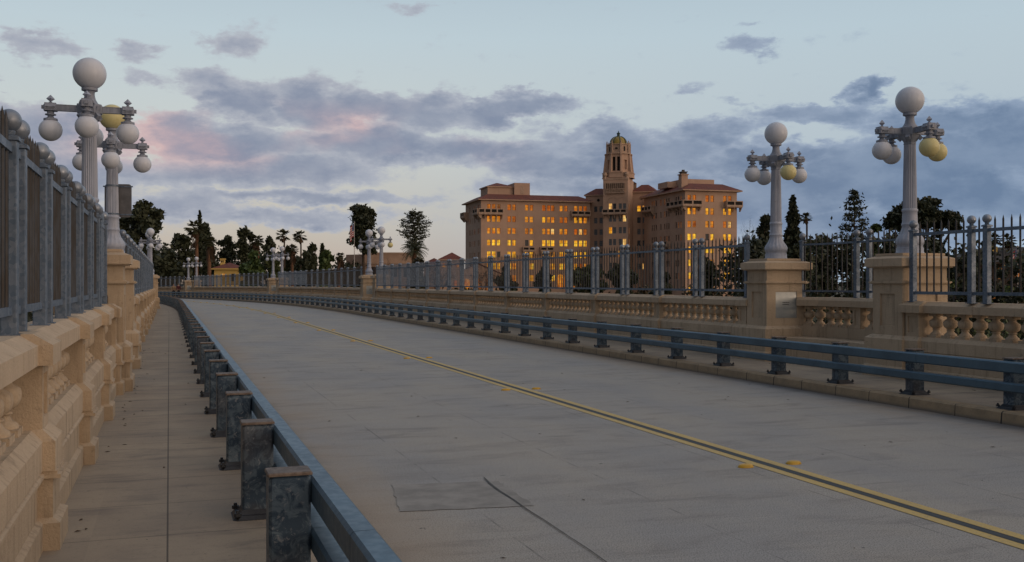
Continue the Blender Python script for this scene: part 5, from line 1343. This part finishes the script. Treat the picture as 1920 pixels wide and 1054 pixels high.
TREES = [
('broad',-44.7,120,11.6,3.0,2.3,'broad dark tree with an uneven crown behind the distant lamp on the left'),
('broad',-54.1,135,11.0,2.9,2.3,'dark tree partly hidden by the second near lamp on the left'),
('shrubtree',-51.6,150,6.6,2.9,1.2,'low rounded dark tree right of the broad tree at the left end'),
('euca',-54.4,165,9.6,2.7,2.5,'loose dark tree beside the tall fan palm at the left'),
('fanpalm',-47.8,150,11.1,1.4,2.4,'tall shaggy fan palm in front of the great dark conifer'),
('cypress',-54.9,175,14.2,0.3,10.1,'thin spire of a cypress poking above the great dark conifer'),
('conif',-66.6,216,14.6,3.2,2.8,'great dark round-shouldered conifer beside the tall fan palm'),
('fanpalm',-42.4,140,8.1,1.0,3.5,'fan palm with an orange-brown trunk left of the yellow house'),
('euca',-64.6,226,12.4,2.4,6.0,'dark airy eucalyptus above the yellow house'),
('euca',-59.8,222,13.7,2.0,5.2,'tallest airy eucalyptus of the pair right of the yellow house'),
('euca',-58.8,224,13.1,1.4,5.2,'narrow airy eucalyptus tucked against the tallest one'),
('fanpalm',-43.6,170,10.0,1.4,4.4,'fan palm with a brown skirt between two airy eucalyptus trees'),
('round',-38.9,150,6.4,2.2,2.4,'rounded green tree right of the yellow house'),
('euca',-46.3,190,10.1,1.8,3.7,'airy eucalyptus standing behind the far lamp pair'),
('round',-35.8,150,5.8,1.9,2.4,'dark rounded tree behind the far lamp pair'),
('slimpalm',-41.4,180,11.4,1.3,2.6,'slim palm, left one of the two clear against the sky'),
('slimpalm',-37.3,175,11.0,1.3,2.6,'slim palm, right one of the two clear against the sky'),
('fanpalm',-40.7,185,8.8,1.1,2.6,'low shaggy palm between the two slim palms'),
('euca',-42.3,188,8.5,1.4,2.6,'small airy tree under the left slim palm'),
('shrubtree',-35.1,170,6.9,1.8,2.1,'dark bushy tree below the right slim palm'),
('euca',-36.1,180,8.7,1.1,2.6,'narrow upright tree right of the slim palms'),
('conif',-36.2,190,9.0,0.6,4.7,'small pointed conifer above the bright green tree'),
('round',-30.0,160,6.8,1.7,2.0,'bright green bushy tree at the right end of the left treeline'),
('fanpalm',-29.3,170,6.9,0.9,3.0,'little fan palm left of the flagpole and civic building'),
('columnar',-32.1,215,18.4,3.1,7.6,'huge dense dark evergreen behind the flagpole'),
('starpine',-23.4,240,18.6,3.2,9.3,'monkey-puzzle pine with a tufted open crown behind the date palm'),
('datepalm',-21.1,215,12.7,2.8,5.7,'broad feather date palm in front of the tufted pine'),
('shrubtree',-18.3,190,6.4,2.8,1.8,'rusty olive bush at the foot of the date palm'),
('bare',-26.1,195,7.1,3.8,1.6,'reddish bare tree in front of the civic building'),
('bare',-15.0,200,6.2,3.4,1.1,'bare twiggy tree left of the hotel'),
('bare',-6.3,215,6.0,3.0,0.5,'bare twiggy tree before the left foot of the hotel'),
('shrubtree',-1.3,210,5.0,2.5,-0.1,'low bush before the left wing of the hotel'),
('shrubtree',6.6,200,4.6,2.1,-0.3,'round bush in front of the arched hotel windows'),
('round',15.1,195,5.0,3.8,-0.7,'wide dark bush before the middle of the hotel'),
('shrubtree',21.4,190,5.3,3.1,-0.6,'dark bushy tree before the tower of the hotel'),
('shrubtree',28.2,185,3.4,2.6,-0.6,'low dark bush before the right wing corner of the hotel'),
('shrubtree',33.0,170,6.0,2.4,-0.4,'dark bush in front of the lit right wing of the hotel'),
('bare',36.0,150,12.1,1.9,5.6,'leafless purple-brown tree between the hotel and the first right lamp'),
('euca',35.4,140,11.1,1.3,3.9,'dark airy tree behind the farther of the two near right lamps'),
('conif',42.3,150,14.8,2.0,2.4,'tall pointed dark conifer right of the farther near lamp'),
('slimpalm',42.8,145,11.9,0.9,5.5,'small fan palm beside the tall pointed conifer'),
('starpine',44.7,130,13.7,2.1,7.2,'tiered star pine standing clear against the sky'),
('round',43.7,120,8.7,1.7,3.5,'green leafy tree at the foot of the umbrella pine'),
('umbrella',49.4,120,12.4,4.6,5.5,'spreading umbrella pine behind the nearest right lamp'),
('broad',32.9,105,6.7,1.9,-0.1,'dark tree behind the fence bay between the two near right lamps'),
('shrubtree',32.5,95,6.3,1.7,0.1,'bushy tree under the star pine behind the fence bay'),
('broad',26.0,90,5.5,1.4,0.2,'dark tree behind the pedestal of the farther near lamp'),
('broad',38.1,100,6.4,1.6,0.0,'dark tree showing left of the nearest lamp pedestal'),
('broad',47.1,110,7.5,1.6,-0.1,'dark tree under the right edge of the umbrella pine'),
('slimpalm',72.8,150,9.3,1.2,2.4,'left fan palm of the two seen through the fence at the far right'),
('slimpalm',72.2,145,8.8,1.2,2.4,'right fan palm of the two seen through the fence at the far right'),
('shrubtree',59.5,130,5.2,1.8,-0.1,'low dark bush left of the timber house at the right'),
('broad',86.0,170,7.8,2.4,2.5,'dark tree rising over the roof of the timber house'),
('shrubtree',28.9,120,6.1,1.8,0.2,'dark bush beyond the fence right of the hotel'),
('shrubtree',39.4,80,2.7,1.3,-0.0,'leafy shrub below the timber house at the right edge'),
('shrubtree',19.3,60,1.9,1.0,0.5,'leafy shrub close beyond the fence bay, left one'),
('shrubtree',20.7,58,1.9,0.8,0.5,'leafy shrub close beyond the fence bay, right one'),
('shrubtree',22.2,50,1.8,0.9,0.0,'leafy green shrub beyond the balustrade right of the nearest pedestal'),
('shrubtree',23.0,46,1.5,0.8,-0.1,'leafy green shrub beyond the balustrade at the right edge'),
]
for i, t in enumerate(TREES): tree(*t[:1], t[1], t[2], t[3], t[4], t[5], t[6], i)

# far dark wood that reads as one mass, behind the single trees
def wood(name, label, spots, mk, size, seed, per=420):
    rs = np.random.RandomState(seed); Ps = []
    for (x, y, zt, r) in spots:
        g0 = gz(x, y); cs = [(x+rs.uniform(-.5,.5)*r, y+rs.uniform(-.5,.5)*r, zt-r*rs.uniform(.35,1.3), r*rs.uniform(.4,.7), r*.6, r*rs.uniform(.35,.6)) for _ in range(5)]
        cs.append((x, y, (zt+g0)/2-r*.4, r*.9, r*.8, max(.5, (zt-g0)/2-r*.2))); Ps.append(blobs(cs, per, rs, .5))
    P = np.concatenate(Ps); me = leafmesh(name, P, None, size, .8, LV[mk], rs)
    return tag(link(name, me), label, 'woodland', kind='stuff')
rs = random.Random(3)
wood('far_wood', 'continuous dark mass of distant trees along the left skyline', [(-114+2.7*i, 232+rs.uniform(-8,8), rs.uniform(8.4,11.4) if i < 23 else rs.uniform(6.6,8.8), rs.uniform(3.,4.6)) for i in range(30)], 'dark', .5, 1, 620)
wood('far_undergrowth', 'dark undergrowth at the feet of the hotel and civic building', [(-30+2.6*i, 205+rs.uniform(-10,5)-.45*max(0,i-8), rs.uniform(-1.2,1.9), rs.uniform(2.,3.)) for i in range(36)], 'rust', .4, 2, 420)
wood('right_wood', 'dark mass of trees behind the fence on the right', [(24+1.7*i, 112-.5*i+rs.uniform(-8,8), (rs.uniform(5.0,7.4) if i < 17 else rs.uniform(2.4,3.8)), rs.uniform(2.0,3.2)) for i in range(32)], 'dark', .36, 3, 1000)
wood('valley_thicket', 'dense green thicket below the right side of the bridge', [(14+rs.uniform(0,26), 34+rs.uniform(0,36), rs.uniform(-1.6,.35), rs.uniform(1.8,3.)) for i in range(46)], 'mid', .2, 4, 520)
wood('near_thicket', 'leafy green growth just beyond the nearest right balustrade', [(10.5+rs.uniform(0,12), 19+rs.uniform(0,13), rs.uniform(-1.6,-.1), rs.uniform(1.2,2.)) for i in range(26)], 'mid', .12, 5, 700)
wood('left_thicket', 'dark growth below the left side of the bridge', [(-.344*yy-12-rs.uniform(0,18), yy, rs.uniform(-1.5,1.4), rs.uniform(2,3.4)) for yy in [30+2.2*i for i in range(40)]], 'dark', .3, 6, 420)

# ---------------------------------------------------------------- two pedestrians on the far right sidewalk
def skinm(name, c): return plain(name, c, .6, 0, .15)
M['skin'] = skinm('skin', (.42,.25,.17,1)); M['tanc'] = skinm('tan_jacket_cloth', (.42,.28,.16,1)); M['blackc'] = skinm('black_cloth', (.015,.014,.016,1)); M['redc'] = skinm('dark_red_cloth', (.13,.02,.03,1)); M['hairm'] = skinm('dark_hair', (.03,.018,.012,1)); M['eye'] = skinm('dark_eye', (.02,.015,.012,1))
def skin_obj(name, pts, edges, parent, m_, sub=2, root=0):
    me = bpy.data.meshes.new(name); me.from_pydata([p[:3] for p in pts], edges, []); me.materials.append(m_)
    o = link(name, me, parent) if parent is not None else link(name, me)
    o.modifiers.new('skin', 'SKIN'); 
    if not me.skin_vertices: bpy.context.view_layer.objects.active = o
    for i, sv in enumerate(me.skin_vertices[0].data): r = pts[i][3]; sv.radius = r if isinstance(r, tuple) else (r, r); sv.use_root = (i == root)
    sb = o.modifiers.new('sub', 'SUBSURF'); sb.levels = sub; sb.render_levels = sub
    for p in me.polygons: p.use_smooth = True
    o.modifiers['skin'].use_smooth_shade = True
    return o
def hand(parent, p, sgn):
    # palm, four curled fingers of different lengths and a thumb leaving the side of the palm
    x, y, z = p
    pts = [(x,y,z,.018),(x,y+.005,z-.05,(.024,.036)),(x,y+.008,z-.085,(.022,.038))]; ed = [(0,1),(1,2)]
    for k, L in enumerate((.07,.08,.075,.06)):
        yy = y-.028+.02*k; i = len(pts)
        pts += [(x-sgn*.004,yy,z-.10,.009),(x-sgn*.012,yy,z-.10-L*.5,.0085),(x-sgn*.028,yy,z-.10-L*.9,.0075)]; ed += [(2,i),(i,i+1),(i+1,i+2)]
    i = len(pts); pts += [(x-sgn*.01,y-.045,z-.065,.011),(x-sgn*.02,y-.055,z-.10,.009)]; ed += [(1,i),(i,i+1)]
    return pts, ed
def person(x, y, z, rz, ht, top, pants, label, stride, longhair):
    k = ht/1.75; s = stride
    pts = [(0,0,.95,(.15,.105)),(0,0,1.08,(.135,.095)),(0,0,1.25,(.16,.105)),(0,0,1.40,(.15,.09)),(0,0,1.49,.058),(0,.01,1.56,.06),(0,.005,1.63,(.078,.095)),(0,0,1.70,(.068,.08))]
    ed = [(0,1),(1,2),(2,3),(3,4),(4,5),(5,6),(6,7)]
    for sg in (-1,1):
        i = len(pts); ph = s*sg
        pts += [(sg*.095,0,.88,.09),(sg*.10,-.16*ph-.02,.50,.062),(sg*.10,-.06*ph+.10*abs(ph)*(1 if ph < 0 else .2),.10,.042),(sg*.10,-.06*ph+.02,.05,.042),(sg*.11,-.06*ph-.15,.035,.035)]
        ed += [(0,i),(i,i+1),(i+1,i+2),(i+2,i+3),(i+3,i+4)]
        i = len(pts); hx_, hy_, hz_ = sg*.27, -.08+.10*ph, .80
        pts += [(sg*.18,0,1.40,.058),(sg*.25,.02+.03*ph,1.13,.044),(hx_,hy_,hz_+.06,.027)]; ed += [(3,i),(i,i+1),(i+1,i+2)]
        hp, he = hand(None, (hx_,hy_,hz_+.04), sg); o_ = len(pts); pts += hp; ed += [(a_+o_,b_+o_) for a_, b_ in he]+[(i+2,o_)]
    pts = [(p[0]*k,p[1]*k,p[2]*k,tuple(q*k for q in p[3]) if isinstance(p[3],tuple) else p[3]*k) for p in pts]
    g = thing('person', label, 'person', (x, y, z), rz, 'pedestrians on the far sidewalk')
    skin_obj('body', pts, ed, g, M['skin'], 2)
    jp = [(0,0,.93,(.185,.14)),(0,0,1.08,(.165,.125)),(0,0,1.25,(.185,.13)),(0,0,1.40,(.175,.112)),(0,0,1.47,.075)]; je = [(0,1),(1,2),(2,3),(3,4)]
    for sg in (-1,1):
        i = len(jp); ph = s*sg; jp += [(sg*.185,0,1.40,.076),(sg*.255,.02+.03*ph,1.13,.06),(sg*.27,-.06+.09*ph,.89,.045)]; je += [(3,i),(i,i+1),(i+1,i+2)]
    sc_ = lambda L_: [(p[0]*k,p[1]*k,p[2]*k,tuple(q*k for q in p[3]) if isinstance(p[3],tuple) else p[3]*k) for p in L_]
    skin_obj('jacket', sc_(jp), je, g, top, 2)
    tp = [(0,0,.95,(.165,.125)),(0,0,.88,(.165,.125))]; te = [(0,1)]
    for sg in (-1,1):
        i = len(tp); ph = s*sg; tp += [(sg*.10,0,.80,.105),(sg*.10,-.16*ph-.02,.50,.08),(sg*.10,-.06*ph+.10*abs(ph)*(1 if ph < 0 else .2),.09,.062)]; te += [(1,i),(i,i+1),(i+1,i+2)]
    skin_obj('trousers', sc_(tp), te, g, pants, 2)
    hp = [(0,.035,1.72,(.082,.08)),(0,.05,1.64,(.088,.07)),(0,.06,1.56,(.075,.055))]; he = [(0,1),(1,2)]
    if longhair: hp += [(0,.09,1.45,(.07,.045)),(0,.10,1.33,(.045,.03))]; he += [(2,3),(3,4)]
    skin_obj('hair', sc_(hp), he, g, M['hairm'], 2)
    f = MB(); 
    for sx in (-1,1): f.sphere((sx*.03*k,-.088*k,1.64*k), .009, 8, 6); 
    link('eyes', f.mesh('eyes', M['eye']), g)
    f = MB(); f.frus(-.013*k,.013*k,-.10*k,-.08*k,1.595*k,-.006*k,.006*k,-.095*k,-.08*k,1.645*k); f.box(-.022*k,.022*k,-.093*k,-.085*k,1.567*k,1.575*k)
    for sx in (-1,1): f.sphere((sx*.08*k,.008*k,1.635*k), .018, 8, 6, 0, 1.5)
    link('face', f.mesh('face', M['skin']), g)
p = at(135.6, 5.35); person(p[0], p[1], p[2], R(28), 1.66, M['tanc'], M['blackc'], 'pedestrian in a tan jacket and black trousers, left one of the two', .6, True)
p = at(134.6, 5.7); person(p[0], p[1], p[2], R(34), 1.72, M['redc'], M['blackc'], 'pedestrian in a dark red jacket, right one of the two', -.6, False)
